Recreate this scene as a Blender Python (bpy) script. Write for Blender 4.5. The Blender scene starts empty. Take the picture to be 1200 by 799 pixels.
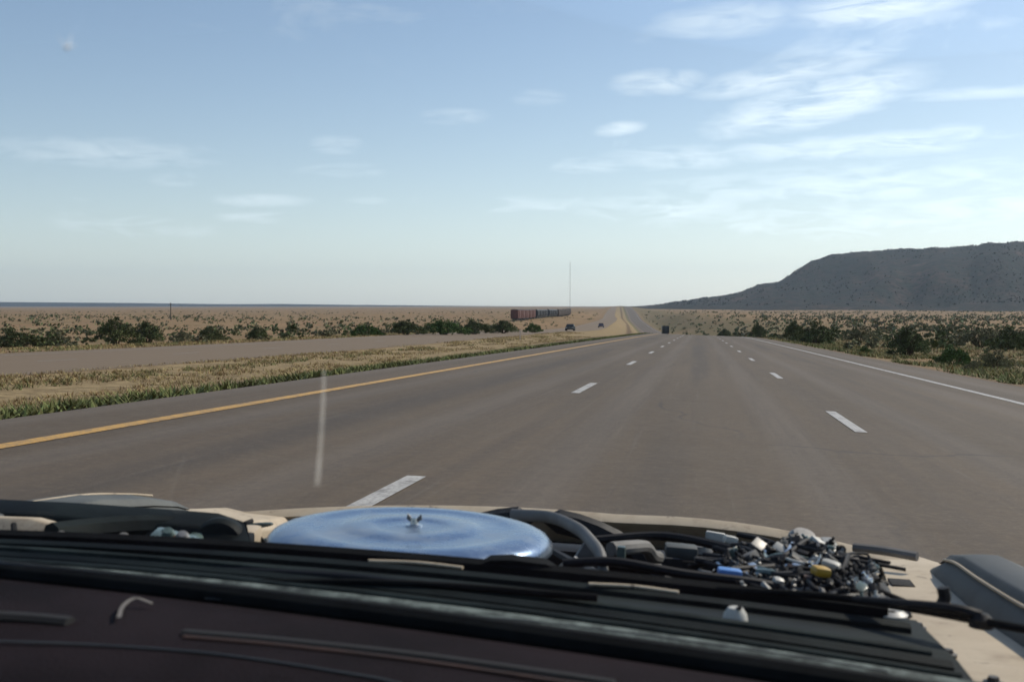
import bpy, bmesh, math, random
import numpy as np
from mathutils import Vector, Matrix, noise, Euler

R = math.radians
rng = random.Random(7)
scene = bpy.context.scene
COL = scene.collection

# ------------------------------------------------------------------ camera
FPX = 1333.0                      # focal length in pixels of the 1200 px wide photograph
CAM_H = 1.09
YAW = math.atan(230 / FPX)        # camera looks a little left of the road's direction
PITCH = math.atan(42.5 / FPX)
cam_d = bpy.data.cameras.new('camera')
cam = bpy.data.objects.new('camera', cam_d); COL.objects.link(cam)
cam_d.sensor_width = 36.0
cam_d.lens = 36.0 * FPX / 1200.0
cam_d.clip_start = 0.03
cam_d.clip_end = 60000
cam.location = (0, 0, CAM_H)
cam.rotation_euler = Euler((math.pi / 2 - PITCH, 0, YAW), 'XYZ')
cam_d.dof.use_dof = True
cam_d.dof.focus_distance = 9.0
cam_d.dof.aperture_fstop = 11.0
scene.camera = cam
CAM_ROT = cam.rotation_euler.to_matrix()

# ------------------------------------------------------------------ light, sky, exposure
SUN_AZ, SUN_EL = R(47), R(40)     # azimuth to the right of +Y
world = bpy.data.worlds.new('World'); scene.world = world
world.use_nodes = True
SKY_STRENGTH = 0.116
SUN_STRENGTH = 3.8
sun_d = bpy.data.lights.new('sun', 'SUN'); sun = bpy.data.objects.new('sun', sun_d); COL.objects.link(sun)
sun_d.energy = SUN_STRENGTH; sun_d.angle = R(0.5); sun_d.color = (1.0, 0.90, 0.77)
sdir = Vector((math.sin(SUN_AZ) * math.cos(SUN_EL), math.cos(SUN_AZ) * math.cos(SUN_EL), math.sin(SUN_EL)))
sun.rotation_euler = sdir.to_track_quat('Z', 'Y').to_euler()
sun.location = (30, 20, 60)
scene.view_settings.view_transform = 'Standard'
scene.view_settings.look = 'None'
scene.view_settings.gamma = 1
scene.view_settings.use_curve_mapping = False
scene.view_settings.exposure = 0.15
scene.cycles.max_bounces = 5; scene.cycles.diffuse_bounces = 3; scene.cycles.glossy_bounces = 3; scene.cycles.volume_bounces = 0


class NT:
    """tiny node-tree helper"""
    def __init__(s, tree): s.t = tree; s.n = tree.nodes; s.l = tree.links
    def new(s, typ, **kw):
        n = s.n.new(typ)
        for k, v in kw.items(): setattr(n, k, v)
        return n
    def link(s, a, b): s.l.new(a, b)
    def put(s, sock, v):
        if hasattr(v, 'is_output') or isinstance(v, bpy.types.NodeSocket): s.l.new(v, sock)
        else: sock.default_value = v
    def math(s, op, a, b=0.0, c=None, clamp=False):
        n = s.n.new('ShaderNodeMath'); n.operation = op; n.use_clamp = clamp
        s.put(n.inputs[0], a); s.put(n.inputs[1], b)
        if c is not None: s.put(n.inputs[2], c)
        return n.outputs[0]
    def mix(s, f, a, b):
        n = s.n.new('ShaderNodeMix'); n.data_type = 'RGBA'
        s.put(n.inputs[0], f)
        for sock, v in ((n.inputs[6], a), (n.inputs[7], b)):
            if isinstance(v, (tuple, list)): sock.default_value = (*v[:3], 1)
            else: s.l.new(v, sock)
        return n.outputs[2]
    def noise(s, vec, scale, detail=4, rough=0.55, dist=0.0):
        n = s.n.new('ShaderNodeTexNoise'); n.inputs['Scale'].default_value = scale
        n.inputs['Detail'].default_value = detail; n.inputs['Roughness'].default_value = rough
        n.inputs['Distortion'].default_value = dist
        if vec is not None: s.l.new(vec, n.inputs['Vector'])
        return n.outputs['Fac']
    def ramp(s, f, lo, hi):
        n = s.n.new('ShaderNodeMapRange'); n.interpolation_type = 'SMOOTHSTEP'
        s.put(n.inputs[0], f); n.inputs[1].default_value = lo; n.inputs[2].default_value = hi
        return n.outputs[0]
    def mapping(s, vec, scale=(1, 1, 1), loc=(0, 0, 0), rot=(0, 0, 0)):
        n = s.n.new('ShaderNodeMapping'); s.l.new(vec, n.inputs[0])
        n.inputs['Scale'].default_value = scale; n.inputs['Location'].default_value = loc
        n.inputs['Rotation'].default_value = rot
        return n.outputs[0]


def build_sky():
    t = NT(world.node_tree); t.n.clear()
    out = t.new('ShaderNodeOutputWorld'); bg = t.new('ShaderNodeBackground')
    sky = t.new('ShaderNodeTexSky'); sky.sky_type = 'NISHITA'; sky.sun_disc = False
    sky.sun_elevation = SUN_EL; sky.sun_rotation = SUN_AZ
    sky.altitude = 300; sky.air_density = 1.0; sky.dust_density = 0.6; sky.ozone_density = 1.2
    bg.inputs['Strength'].default_value = SKY_STRENGTH
    tc = t.new('ShaderNodeTexCoord'); d = tc.outputs['Generated']
    sep = t.new('ShaderNodeSeparateXYZ'); t.link(d, sep.inputs[0])
    x, y, z = sep.outputs
    az = t.math('ARCTAN2', x, y); el = t.math('ARCSINE', z)
    # thin cirrus: noise on a high sheet, plus the larger wisps of this afternoon's sky
    zz = t.math('ADD', t.math('MAXIMUM', z, 0.0), 0.05)
    cx = t.math('DIVIDE', x, zz); cy = t.math('DIVIDE', y, zz)
    comb = t.new('ShaderNodeCombineXYZ'); t.link(cx, comb.inputs[0]); t.link(cy, comb.inputs[1])
    p = comb.outputs[0]
    fine = t.noise(t.mapping(p, (1.0, 0.55, 1), (3.1, 1.7, 0), (0, 0, R(25))), 2.6, 8, 0.62, 0.6)
    cover = t.noise(t.mapping(p, (0.5, 0.35, 1), (7.9, 2.2, 0)), 0.8, 3, 0.5)
    streak = t.math('MULTIPLY', t.ramp(fine, 0.46, 0.78), t.ramp(cover, 0.36, 0.62))
    streak = t.math('MULTIPLY', streak, 0.42)
    ae = t.new('ShaderNodeCombineXYZ'); t.link(az, ae.inputs[0]); t.link(el, ae.inputs[1])
    wn = t.noise(t.mapping(ae.outputs[0], (10, 44, 1)), 2.0, 5, 0.60, 0.7)
    wisps = None
    W = [(955, 122, 135, 24, .20, 1.0), (1085, 112, 190, 7, -.02, .6), (905, 92, 95, 15, .14, .9), (770, 97, 58, 14, .03, .8), (1000, 70, 75, 18, .35, .6),
         (725, 151, 34, 8, .10, .8), (530, 137, 50, 9, .02, .6), (1030, 8, 110, 18, .05, .95), (850, 25, 95, 18, .05, .6),
         (630, 115, 40, 10, 0, .35), (625, 240, 95, 13, .03, .55), (150, 265, 135, 16, -.06, .5), (395, 170, 36, 12, 0, .45),
         (400, 200, 75, 10, 0, .4), (1000, 172, 190, 14, .02, .7), (1150, 245, 120, 16, .03, .6), (130, 180, 150, 18, .0, .5),
         (310, 235, 70, 9, 0, .6), (300, 255, 55, 8, 0, .6), (800, 185, 110, 14, 0, .6), (780, 245, 130, 18, 0, .6), (1000, 215, 300, 24, .02, .55),
         (690, 195, 55, 10, 0, .55), (1120, 160, 40, 14, 0, .6), (200, 210, 40, 14, 0, .4), (960, 260, 260, 26, 0, .5), (450, 235, 60, 7, 0, .4)]
    for (px, py, hw, hh, tilt, s) in W:
        v = (CAM_ROT @ Vector(((px - 600) / FPX, (399.5 - py) / FPX, -1))).normalized()
        a0 = math.atan2(v.x, v.y); e0 = math.asin(v.z)
        da = t.math('SUBTRACT', az, a0); de = t.math('SUBTRACT', el, e0)
        a2 = t.math('DIVIDE', t.math('ADD', da, t.math('MULTIPLY', de, tilt)), hw / FPX * 1.15)
        e2 = t.math('DIVIDE', t.math('SUBTRACT', de, t.math('MULTIPLY', da, tilt)), hh / FPX * 1.35)
        q = t.math('SUBTRACT', 1.0, t.math('ADD', t.math('MULTIPLY', a2, a2), t.math('MULTIPLY', e2, e2)), clamp=True)
        m = t.math('MULTIPLY', q, s)
        wisps = m if wisps is None else t.math('MAXIMUM', wisps, m)
    wisps = t.math('MULTIPLY', t.math('MULTIPLY', wisps, 0.90), t.ramp(wn, 0.16, 0.70))
    veil = t.math('MULTIPLY', t.math('POWER', 2.718, t.math('MULTIPLY', t.math('MAXIMUM', el, 0.0), -8.0)), 0.36)
    cl = t.math('MAXIMUM', t.math('MAXIMUM', streak, wisps), veil)
    # cloud light follows the sky's own brightness: a whiter, brighter version of it
    bw = t.new('ShaderNodeRGBToBW'); t.link(sky.outputs[0], bw.inputs[0])
    white = t.new('ShaderNodeCombineXYZ')
    b = t.math('ADD', t.math('MULTIPLY', bw.outputs[0], 1.5), 2.0)
    for i, g in enumerate((0.90, 1.0, 1.07)): t.link(t.math('MULTIPLY', b, g), white.inputs[i])
    t.link(t.mix(cl, sky.outputs[0], white.outputs[0]), bg.inputs['Color'])
    t.link(bg.outputs[0], out.inputs[0])
build_sky()


# ------------------------------------------------------------------ pixel helpers
def ray(px, py):
    return (CAM_ROT @ Vector(((px - 600) / FPX, (399.5 - py) / FPX, -1)))

def at_dist(px, dist):            # ground position (x, y) in the direction of a column, dist metres along the view axis
    v = ray(px, 357); s = dist / math.hypot(v.x, v.y) * math.hypot(1, (px - 600) / FPX)
    return v.x * s, v.y * s


# ------------------------------------------------------------------ materials
MATS = {}
def material(name, col, rough=0.6, metal=0.0, var=0.25, scale=8.0, col2=None, bump=0.0, bscale=60.0, spec=0.5, coat=0.0, island=0.0):
    m = bpy.data.materials.new(name); m.use_nodes = True
    t = NT(m.node_tree); b = t.n['Principled BSDF']
    tc = t.new('ShaderNodeTexCoord')
    n = t.noise(tc.outputs['Object'], scale, 6, 0.6)
    c2 = col2 if col2 else tuple(c * (1 - var) for c in col)
    c1 = tuple(min(1, c * (1 + var * 0.6)) for c in col)
    f = t.ramp(n, 0.32, 0.68)
    cc = t.mix(f, c2, c1)
    if island > 0:
        g = t.new('ShaderNodeNewGeometry')
        hs = t.new('ShaderNodeHueSaturation')
        t.link(cc, hs.inputs['Color'])
        t.link(t.math('ADD', t.math('MULTIPLY', g.outputs['Random Per Island'], 2 * island), 1 - island), hs.inputs['Value'])
        t.link(t.math('ADD', t.math('MULTIPLY', g.outputs['Random Per Island'], 0.06), 0.47), hs.inputs['Hue'])
        cc = hs.outputs[0]
    t.link(cc, b.inputs['Base Color'])
    b.inputs['Metallic'].default_value = metal
    t.link(t.math('ADD', t.math('MULTIPLY', n, 0.3), rough - 0.15, clamp=True), b.inputs['Roughness'])
    b.inputs['Specular IOR Level'].default_value = spec
    b.inputs['Coat Weight'].default_value = coat
    if bump > 0:
        bp = t.new('ShaderNodeBump'); bp.inputs['Strength'].default_value = bump; bp.inputs['Distance'].default_value = 0.002
        t.link(t.noise(tc.outputs['Object'], bscale, 4), bp.inputs['Height']); t.link(bp.outputs[0], b.inputs['Normal'])
    MATS[name] = m
    return m


def asphalt_material(name, dark=1.0):
    m = bpy.data.materials.new(name); m.use_nodes = True
    t = NT(m.node_tree); b = t.n['Principled BSDF']
    tc = t.new('ShaderNodeTexCoord'); pos = tc.outputs['Object']
    at = t.new('ShaderNodeAttribute'); at.attribute_name = 'u'; u = at.outputs['Fac']
    base = t.mix(t.ramp(t.noise(t.mapping(pos, (1, 0.12, 1)), 0.55, 5), 0.3, 0.7), (0.085, 0.061, 0.037), (0.122, 0.089, 0.057))
    base = t.mix(t.ramp(t.noise(pos, 2.2, 6, 0.65), 0.35, 0.75), base, (0.107, 0.081, 0.054))
    # worn wheel paths and the darker oil strip in each lane
    lane = t.math('FRACT', t.math('DIVIDE', t.math('ADD', u, 5.35 + 35.4), 3.54))
    dc = t.math('ABSOLUTE', t.math('SUBTRACT', lane, 0.5))
    oil = t.math('MULTIPLY', t.ramp(dc, 0.14, 0.02), t.ramp(t.noise(t.mapping(pos, (1, 0.05, 1)), 1.3, 4), 0.35, 0.65))
    wheel = t.ramp(t.math('ABSOLUTE', t.math('SUBTRACT', dc, 0.27)), 0.10, 0.02)
    base = t.mix(t.math('MULTIPLY', oil, 0.7), base, (0.056, 0.046, 0.036))
    base = t.mix(t.math('MULTIPLY', wheel, 0.55), base, (0.135, 0.110, 0.086))
    st = t.noise(t.mapping(pos, (2.2, 0.04, 1)), 1.6, 6, 0.7)
    base = t.mix(t.math('MULTIPLY', t.ramp(st, 0.40, 0.70), 0.45), base, (0.066, 0.052, 0.040))
    base = t.mix(t.math('MULTIPLY', t.ramp(t.noise(t.mapping(pos, (5.5, 0.12, 1), (3, 9, 0)), 1.6, 5, 0.7), 0.55, 0.75), 0.45), base, (0.155, 0.128, 0.10))
    # aggregate
    sp = t.noise(pos, 42, 5, 0.8)
    base = t.mix(t.math('MULTIPLY', t.ramp(sp, 0.55, 0.75), 0.55), base, (0.27, 0.225, 0.17))
    base = t.mix(t.math('MULTIPLY', t.ramp(sp, 0.45, 0.28), 0.6), base, (0.035, 0.032, 0.030))
    gm_ = t.noise(pos, 11, 7, 0.8)
    base = t.mix(t.math('MULTIPLY', t.ramp(gm_, 0.50, 0.72), 0.5), base, (0.172, 0.132, 0.090))
    base = t.mix(t.math('MULTIPLY', t.ramp(gm_, 0.48, 0.30), 0.5), base, (0.045, 0.036, 0.028))
    # sealed cracks
    vo = t.new('ShaderNodeTexVoronoi'); vo.feature = 'DISTANCE_TO_EDGE'; vo.inputs['Scale'].default_value = 0.16
    wob = t.new('ShaderNodeVectorMath'); wob.operation = 'ADD'
    nz = t.new('ShaderNodeTexNoise'); nz.inputs['Scale'].default_value = 0.7; nz.inputs['Detail'].default_value = 5
    t.link(pos, nz.inputs['Vector']); t.link(t.mapping(pos, (1, 0.35, 1)), wob.inputs[0]); t.link(nz.outputs['Color'], wob.inputs[1])
    t.link(wob.outputs[0], vo.inputs['Vector'])
    cr = t.math('MULTIPLY', t.ramp(vo.outputs['Distance'], 0.006, 0.001), t.ramp(t.noise(pos, 0.12, 2), 0.5, 0.6))
    base = t.mix(t.math('MULTIPLY', cr, 0.6), base, (0.04, 0.037, 0.035))
    if dark != 1.0:
        base = t.mix(0.75, base, tuple(dark * c for c in (0.215, 0.152, 0.090)))
    t.link(base, b.inputs['Base Color'])
    b.inputs['Roughness'].default_value = 0.82
    b.inputs['Specular IOR Level'].default_value = 0.35
    bp = t.new('ShaderNodeBump'); bp.inputs['Strength'].default_value = 0.5; bp.inputs['Distance'].default_value = 0.006
    t.link(t.noise(pos, 70, 5, 0.7), bp.inputs['Height']); t.link(bp.outputs[0], b.inputs['Normal'])
    return m


def paint_material(name, col):
    m = bpy.data.materials.new(name); m.use_nodes = True
    t = NT(m.node_tree); b = t.n['Principled BSDF']
    tc = t.new('ShaderNodeTexCoord'); pos = tc.outputs['Object']
    wear = t.ramp(t.noise(t.mapping(pos, (1, 0.5, 1)), 9, 6, 0.7), 0.46, 0.66)
    chip = t.ramp(t.noise(pos, 40, 5, 0.75), 0.44, 0.62)
    f = t.math('MAXIMUM', t.math('MULTIPLY', wear, 0.75), t.math('MULTIPLY', chip, 0.6))
    t.link(t.mix(f, col, (0.12, 0.105, 0.09)), b.inputs['Base Color'])
    b.inputs['Roughness'].default_value = 0.6
    return m


def ground_material():
    m = bpy.data.materials.new('dry_desert_earth'); m.use_nodes = True
    t = NT(m.node_tree); b = t.n['Principled BSDF']
    tc = t.new('ShaderNodeTexCoord'); pos = tc.outputs['Object']
    at = t.new('ShaderNodeAttribute'); at.attribute_name = 'u'; u = at.outputs['Fac']
    big = t.noise(pos, 0.012, 6, 0.6); mid = t.noise(pos, 0.11, 6, 0.62); fine = t.noise(pos, 1.9, 7, 0.7)
    c = t.mix(t.ramp(big, 0.35, 0.65), (0.240, 0.155, 0.074), (0.305, 0.192, 0.096))
    c = t.mix(t.math('MULTIPLY', t.ramp(mid, 0.45, 0.70), 0.75), c, (0.34, 0.255, 0.14))
    c = t.mix(t.math('MULTIPLY', t.ramp(t.noise(t.mapping(pos, (1, 1, 1), (31, 7, 0)), 0.05, 6, 0.65), 0.52, 0.72), 0.7), c, (0.105, 0.105, 0.052))
    c = t.mix(t.math('MULTIPLY', t.ramp(t.noise(t.mapping(pos, (1, 1, 1), (11, 70, 0)), 0.03, 6, 0.6), 0.55, 0.72), 0.55), c, (0.30, 0.145, 0.085))
    # median: dry golden grass with a bare dirt ditch along its middle
    wob = t.math('MULTIPLY', t.math('SUBTRACT', mid, 0.5), 2.6)
    uu = t.math('ADD', u, wob)
    med = t.math('MULTIPLY', t.ramp(uu, -22.4, -20.6), t.ramp(uu, -5.4, -6.6))
    ctan = t.mix(t.ramp(fine, 0.3, 0.7), (0.265, 0.195, 0.095), (0.36, 0.275, 0.15))
    c = t.mix(t.math('MULTIPLY', med, 0.85), c, ctan)
    ditch = t.math('MULTIPLY', t.ramp(t.math('ABSOLUTE', t.math('ADD', uu, 13.6)), 1.7, 0.5), 0.85)
    c = t.mix(ditch, c, (0.125, 0.080, 0.048))
    # green weeds where water runs off the asphalt
    gr = t.math('MULTIPLY', t.ramp(t.math('ABSOLUTE', t.math('ADD', uu, 8.0)), 1.7, 0.5), t.ramp(mid, 0.30, 0.50))
    c = t.mix(t.math('MULTIPLY', gr, 0.8), c, (0.085, 0.105, 0.040))
    gv = t.math('MULTIPLY', t.math('MULTIPLY', t.ramp(u, 7.5, 9.5), t.ramp(u, 60, 25)), t.ramp(mid, 0.34, 0.58))
    c = t.mix(t.math('MULTIPLY', gv, 0.75), c, (0.135, 0.130, 0.052))
    # gravelly asphalt crumbs beside the pavement
    cr = t.ramp(t.math('ABSOLUTE', t.math('ADD', u, 0.0)), 8.0, 7.0)
    c = t.mix(t.math('MULTIPLY', cr, 0.6), c, (0.15, 0.125, 0.105))
    c = t.mix(t.math('MULTIPLY', t.ramp(fine, 0.62, 0.36), 0.5), c, (0.10, 0.075, 0.05))
    # speckle of low scrub too far off to be picked out
    v = t.new('ShaderNodeTexVoronoi'); v.inputs['Scale'].default_value = 0.22; t.link(pos, v.inputs['Vector'])
    sel = t.new('ShaderNodeSeparateColor'); t.link(v.outputs['Color'], sel.inputs[0])
    dots = t.math('MULTIPLY', t.ramp(v.outputs['Distance'], 0.34, 0.20), t.ramp(sel.outputs[0], 0.55, 0.6))
    side = t.math('MAXIMUM', t.ramp(u, -40, -60), t.ramp(u, 22, 40))
    c = t.mix(t.math('MULTIPLY', t.math('MULTIPLY', dots, side), 0.75), c, (0.055, 0.062, 0.030))
    t.link(c, b.inputs['Base Color'])
    b.inputs['Roughness'].default_value = 0.95; b.inputs['Specular IOR Level'].default_value = 0.1
    bp = t.new('ShaderNodeBump'); bp.inputs['Strength'].default_value = 0.8; bp.inputs['Distance'].default_value = 0.06
    t.link(fine, bp.inputs['Height']); t.link(bp.outputs[0], b.inputs['Normal'])
    return m


def mesa_material():
    m = bpy.data.materials.new('juniper_speckled_rock'); m.use_nodes = True
    t = NT(m.node_tree); b = t.n['Principled BSDF']
    tc = t.new('ShaderNodeTexCoord'); pos = tc.outputs['Object']
    c = t.mix(t.ramp(t.noise(pos, 0.006, 6, 0.6), 0.38, 0.66), (0.033, 0.028, 0.025), (0.072, 0.048, 0.038))
    c = t.mix(t.ramp(t.noise(t.mapping(pos, (1, 1, 1.5)), 0.035, 6, 0.7), 0.40, 0.60), c, (0.026, 0.032, 0.026))
    c = t.mix(t.math('MULTIPLY', t.ramp(t.noise(t.mapping(pos, (1, 1, 2.2), (5, 1, 2)), 0.005, 5, 0.6), 0.56, 0.70), 0.6), c, (0.16, 0.10, 0.082))
    vd = t.new('ShaderNodeTexVoronoi'); vd.inputs['Scale'].default_value = 0.075; t.link(pos, vd.inputs['Vector'])
    c = t.mix(t.math('MULTIPLY', t.ramp(vd.outputs['Distance'], 0.55, 0.30), 0.8), c, (0.016, 0.020, 0.017))
    t.link(c, b.inputs['Base Color']); b.inputs['Roughness'].default_value = 0.95; b.inputs['Specular IOR Level'].default_value = 0.05
    bp = t.new('ShaderNodeBump'); bp.inputs['Strength'].default_value = 0.9; bp.inputs['Distance'].default_value = 6.0
    t.link(t.noise(pos, 0.03, 6, 0.7), bp.inputs['Height']); t.link(bp.outputs[0], b.inputs['Normal'])
    return m


# ------------------------------------------------------------------ mesh helpers
def smooth_path(pts, n=6):
    pts = [Vector(p) for p in pts]
    if len(pts) < 3: return pts
    out = []
    ext = [pts[0] * 2 - pts[1]] + pts + [pts[-1] * 2 - pts[-2]]
    for i in range(1, len(ext) - 2):
        p0, p1, p2, p3 = ext[i - 1:i + 3]
        for k in range(n):
            s = k / n
            out.append(0.5 * ((2 * p1) + (p2 - p0) * s + (2 * p0 - 5 * p1 + 4 * p2 - p3) * s * s + (3 * p1 - p0 - 3 * p2 + p3) * s ** 3))
    out.append(pts[-1])
    return out


class MB:
    def __init__(s): s.v = []; s.f = []
    def add(s, vs, fs):
        o = len(s.v); s.v += [tuple(v) for v in vs]; s.f += [tuple(i + o for i in f) for f in fs]; return s
    def box(s, c, size, rot=(0, 0, 0), bev=0.0, seg=2):
        bm = bmesh.new(); bmesh.ops.create_cube(bm, size=1)
        bmesh.ops.scale(bm, vec=size, verts=bm.verts)
        if bev > 0: bmesh.ops.bevel(bm, geom=bm.edges[:], offset=bev, segments=seg, affect='EDGES', profile=0.6)
        M = Matrix.Translation(c) @ Euler(rot).to_matrix().to_4x4()
        bmesh.ops.transform(bm, matrix=M, verts=bm.verts)
        bm.verts.index_update()
        s.add([v.co[:] for v in bm.verts], [[v.index for v in f.verts] for f in bm.faces]); bm.free(); return s
    def tube(s, pts, r, n=8, sm=6, cap=True, flat=1.0):
        P = smooth_path(pts, sm); rings = []
        rr = r if isinstance(r, (list, tuple)) else None
        up0 = Vector((0, 0, 1))
        vs = []; fs = []
        for i, p in enumerate(P):
            d = (P[min(i + 1, len(P) - 1)] - P[max(i - 1, 0)]).normalized()
            if abs(d.dot(up0)) > 0.97: up0 = Vector((1, 0, 0))
            a = d.cross(up0).normalized(); b2 = a.cross(d).normalized()
            rad = r if rr is None else rr[0] + (rr[1] - rr[0]) * i / max(1, len(P) - 1)
            for k in range(n):
                an = 2 * math.pi * k / n
                vs.append(p + a * math.cos(an) * rad + b2 * math.sin(an) * rad * flat)
        for i in range(len(P) - 1):
            for k in range(n):
                k2 = (k + 1) % n
                fs.append((i * n + k, i * n + k2, (i + 1) * n + k2, (i + 1) * n + k))
        if cap:
            fs.append(tuple(reversed(range(n)))); fs.append(tuple(range((len(P) - 1) * n, len(P) * n)))
        return s.add(vs, fs)
    def lathe(s, prof, c=(0, 0, 0), n=32, rot=(0, 0, 0)):
        M = Matrix.Translation(c) @ Euler(rot).to_matrix().to_4x4()
        vs = []; fs = []; m = len(prof)
        for k in range(n):
            a = 2 * math.pi * k / n
            for (r, z) in prof: vs.append(M @ Vector((r * math.cos(a), r * math.sin(a), z)))
        for k in range(n):
            k2 = (k + 1) % n
            for i in range(m - 1):
                if prof[i][0] < 1e-6 and prof[i + 1][0] < 1e-6: continue
                fs.append((k * m + i, k2 * m + i, k2 * m + i + 1, k * m + i + 1))
        return s.add(vs, fs)
    def loft(s, rings, closed=True, cap=True):
        n = len(rings[0]); vs = [p for r in rings for p in r]; fs = []
        for i in range(len(rings) - 1):
            for k in range(n if closed else n - 1):
                k2 = (k + 1) % n
                fs.append((i * n + k, i * n + k2, (i + 1) * n + k2, (i + 1) * n + k))
        if cap and closed:
            fs.append(tuple(reversed(range(n)))); fs.append(tuple(range((len(rings) - 1) * n, len(rings) * n)))
        return s.add(vs, fs)
    def mesh(s, name, mat, smooth=True, bevel=0.0, angle=35):
        me = bpy.data.meshes.new(name); me.from_pydata(s.v, [], s.f); me.update()
        bm = bmesh.new(); bm.from_mesh(me)
        bmesh.ops.remove_doubles(bm, verts=bm.verts, dist=1e-5)
        bmesh.ops.recalc_face_normals(bm, faces=bm.faces)
        if bevel > 0:
            ed = [e for e in bm.edges if len(e.link_faces) == 2 and e.calc_face_angle(0) > R(30)]
            bmesh.ops.bevel(bm, geom=ed, offset=bevel, segments=2, affect='EDGES', profile=0.6)
        if smooth:
            for f in bm.faces: f.smooth = True
            for e in bm.edges:
                if len(e.link_faces) == 2 and e.calc_face_angle(0) > R(angle): e.smooth = False
        bm.to_mesh(me); bm.free()
        me.materials.append(mat)
        return me
    def build(s, name, mat, parent=None, smooth=True, bevel=0.0, angle=35, loc=None):
        o = bpy.data.objects.new(name, s.mesh(name, mat, smooth, bevel, angle)); COL.objects.link(o)
        if parent: o.parent = parent
        if loc is not None: o.location = loc
        return o


def tag(o, label=None, cat=None, group=None, kind=None):
    if label: o['label'] = label
    if cat: o['category'] = cat
    if group: o['group'] = group
    if kind: o['kind'] = kind
    return o

def empty(name, loc, rot=(0, 0, 0)):
    o = bpy.data.objects.new(name, None); COL.objects.link(o); o.location = loc; o.rotation_euler = rot
    o.empty_display_size = 0.2
    return o

def plain(name, me, loc=(0, 0, 0), rot=(0, 0, 0), sc=(1, 1, 1), parent=None):
    o = bpy.data.objects.new(name, me); COL.objects.link(o)
    o.location = loc; o.rotation_euler = rot; o.scale = sc
    if parent: o.parent = parent
    return o

def copy_tree(o, parent=None):
    c = o.copy(); COL.objects.link(c); c.parent = parent
    for ch in list(o.children): copy_tree(ch, c)
    return c


# ------------------------------------------------------------------ terrain
def table(pts, lo=-400, hi=16000, step=4.0, sm=9):
    xs = np.arange(lo, hi, step); ys = np.interp(xs, [p[0] for p in pts], [p[1] for p in pts])
    k = np.hanning(sm * 2 + 3); k /= k.sum()
    pad = len(k) // 2
    yy = np.convolve(np.concatenate([np.full(pad, ys[0]), ys, np.full(pad, ys[-1])]), k, 'valid')
    return lambda v: float(np.interp(v, xs, yy))

ROAD_X = table([(-400, 0), (0, 0), (150, -1), (300, -6.5), (606, -28), (870, -47), (1176, -74), (2000, -138), (3000, -215), (16000, -1200)], sm=12)
OWN_Z = table([(-400, 7.4), (0, 0), (100, -1.85), (160, -3.05), (300, -8.0), (450, -11.3), (606, -14.4), (870, -17.4), (1176, -14.9), (1600, -9.0), (2000, -5.0), (2500, -3.2), (4000, -5), (16000, -14)], sm=8)
OPP_Z = table([(-400, 7.0), (0, -0.5), (30, -1.0), (60, -1.55), (170, -3.0), (270, -5.0), (370, -6.4), (700, -9.0), (1176, -10.4), (2000, -5.3), (2500, -3.4), (4000, -5), (16000, -14)], sm=8)
PLAIN = table([(-400, -0.6), (0, -0.9), (60, -1.75), (110, -2.8), (300, -4.4), (700, -6.2), (1500, -7.5), (4000, -10), (16000, -16)], lo=-400, sm=4)
SUPER = -0.033
L_EDGE, R_EDGE = -6.3, 6.9        # own carriageway, paved
O_NEAR, O_FAR = -21.4, -32.5      # the other one
DZ0 = OWN_Z(0)

def sstep(a, b, x):
    t = min(1, max(0, (x - a) / (b - a))); return t * t * (3 - 2 * t)

def own_z(u, y):  return OWN_Z(y) - DZ0 + SUPER * u
def opp_z(u, y):  return OPP_Z(y) - 0.022 * (u + 26.25)

def plain_z(x, y):
    r = math.hypot(x, y)
    a = PLAIN(r)
    n = noise.noise(Vector((x * 0.004, y * 0.004, 1.3))) * min(1.6, r * 0.004) + noise.noise(Vector((x * 0.03, y * 0.03, 4.1))) * 0.25
    return a + n

def ground_z(u, y):
    x = ROAD_X(y) + u
    if L_EDGE <= u <= R_EDGE: z = own_z(u, y)
    elif O_FAR <= u <= O_NEAR: z = opp_z(u, y)
    elif u > R_EDGE:
        zr = own_z(R_EDGE, y) - 0.10 * min(3.0, u - R_EDGE)
        k = sstep(9.5, 44, u)
        z = zr * (1 - k) + plain_z(x, y) * k
    elif u > O_NEAR:
        k = (u - O_NEAR) / (L_EDGE - O_NEAR)
        z = opp_z(O_NEAR, y) * (1 - k) + own_z(L_EDGE, y) * k - 0.55 * math.sin(math.pi * k) ** 1.2
    else:
        k = sstep(-36, -58, u)
        z = (opp_z(O_FAR, y) - 0.05 * min(3.0, O_FAR - u)) * (1 - k) + plain_z(x, y) * k
    return z

def gz(x, y):
    return ground_z(x - ROAD_X(y), y)

YS = sorted(set([-300, -200, -120, -70, -40] + [round(v, 2) for v in np.arange(-25, 60, 1.5)] + [round(v, 2) for v in np.arange(60, 260, 4)]
                + [round(v, 1) for v in np.arange(260, 1000, 12)] + [round(v, 1) for v in np.arange(1000, 2800, 28)] + [round(2800 * 1.06 ** k, 1) for k in range(0, 22)]))
YS = [float(v) for v in YS]

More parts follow.
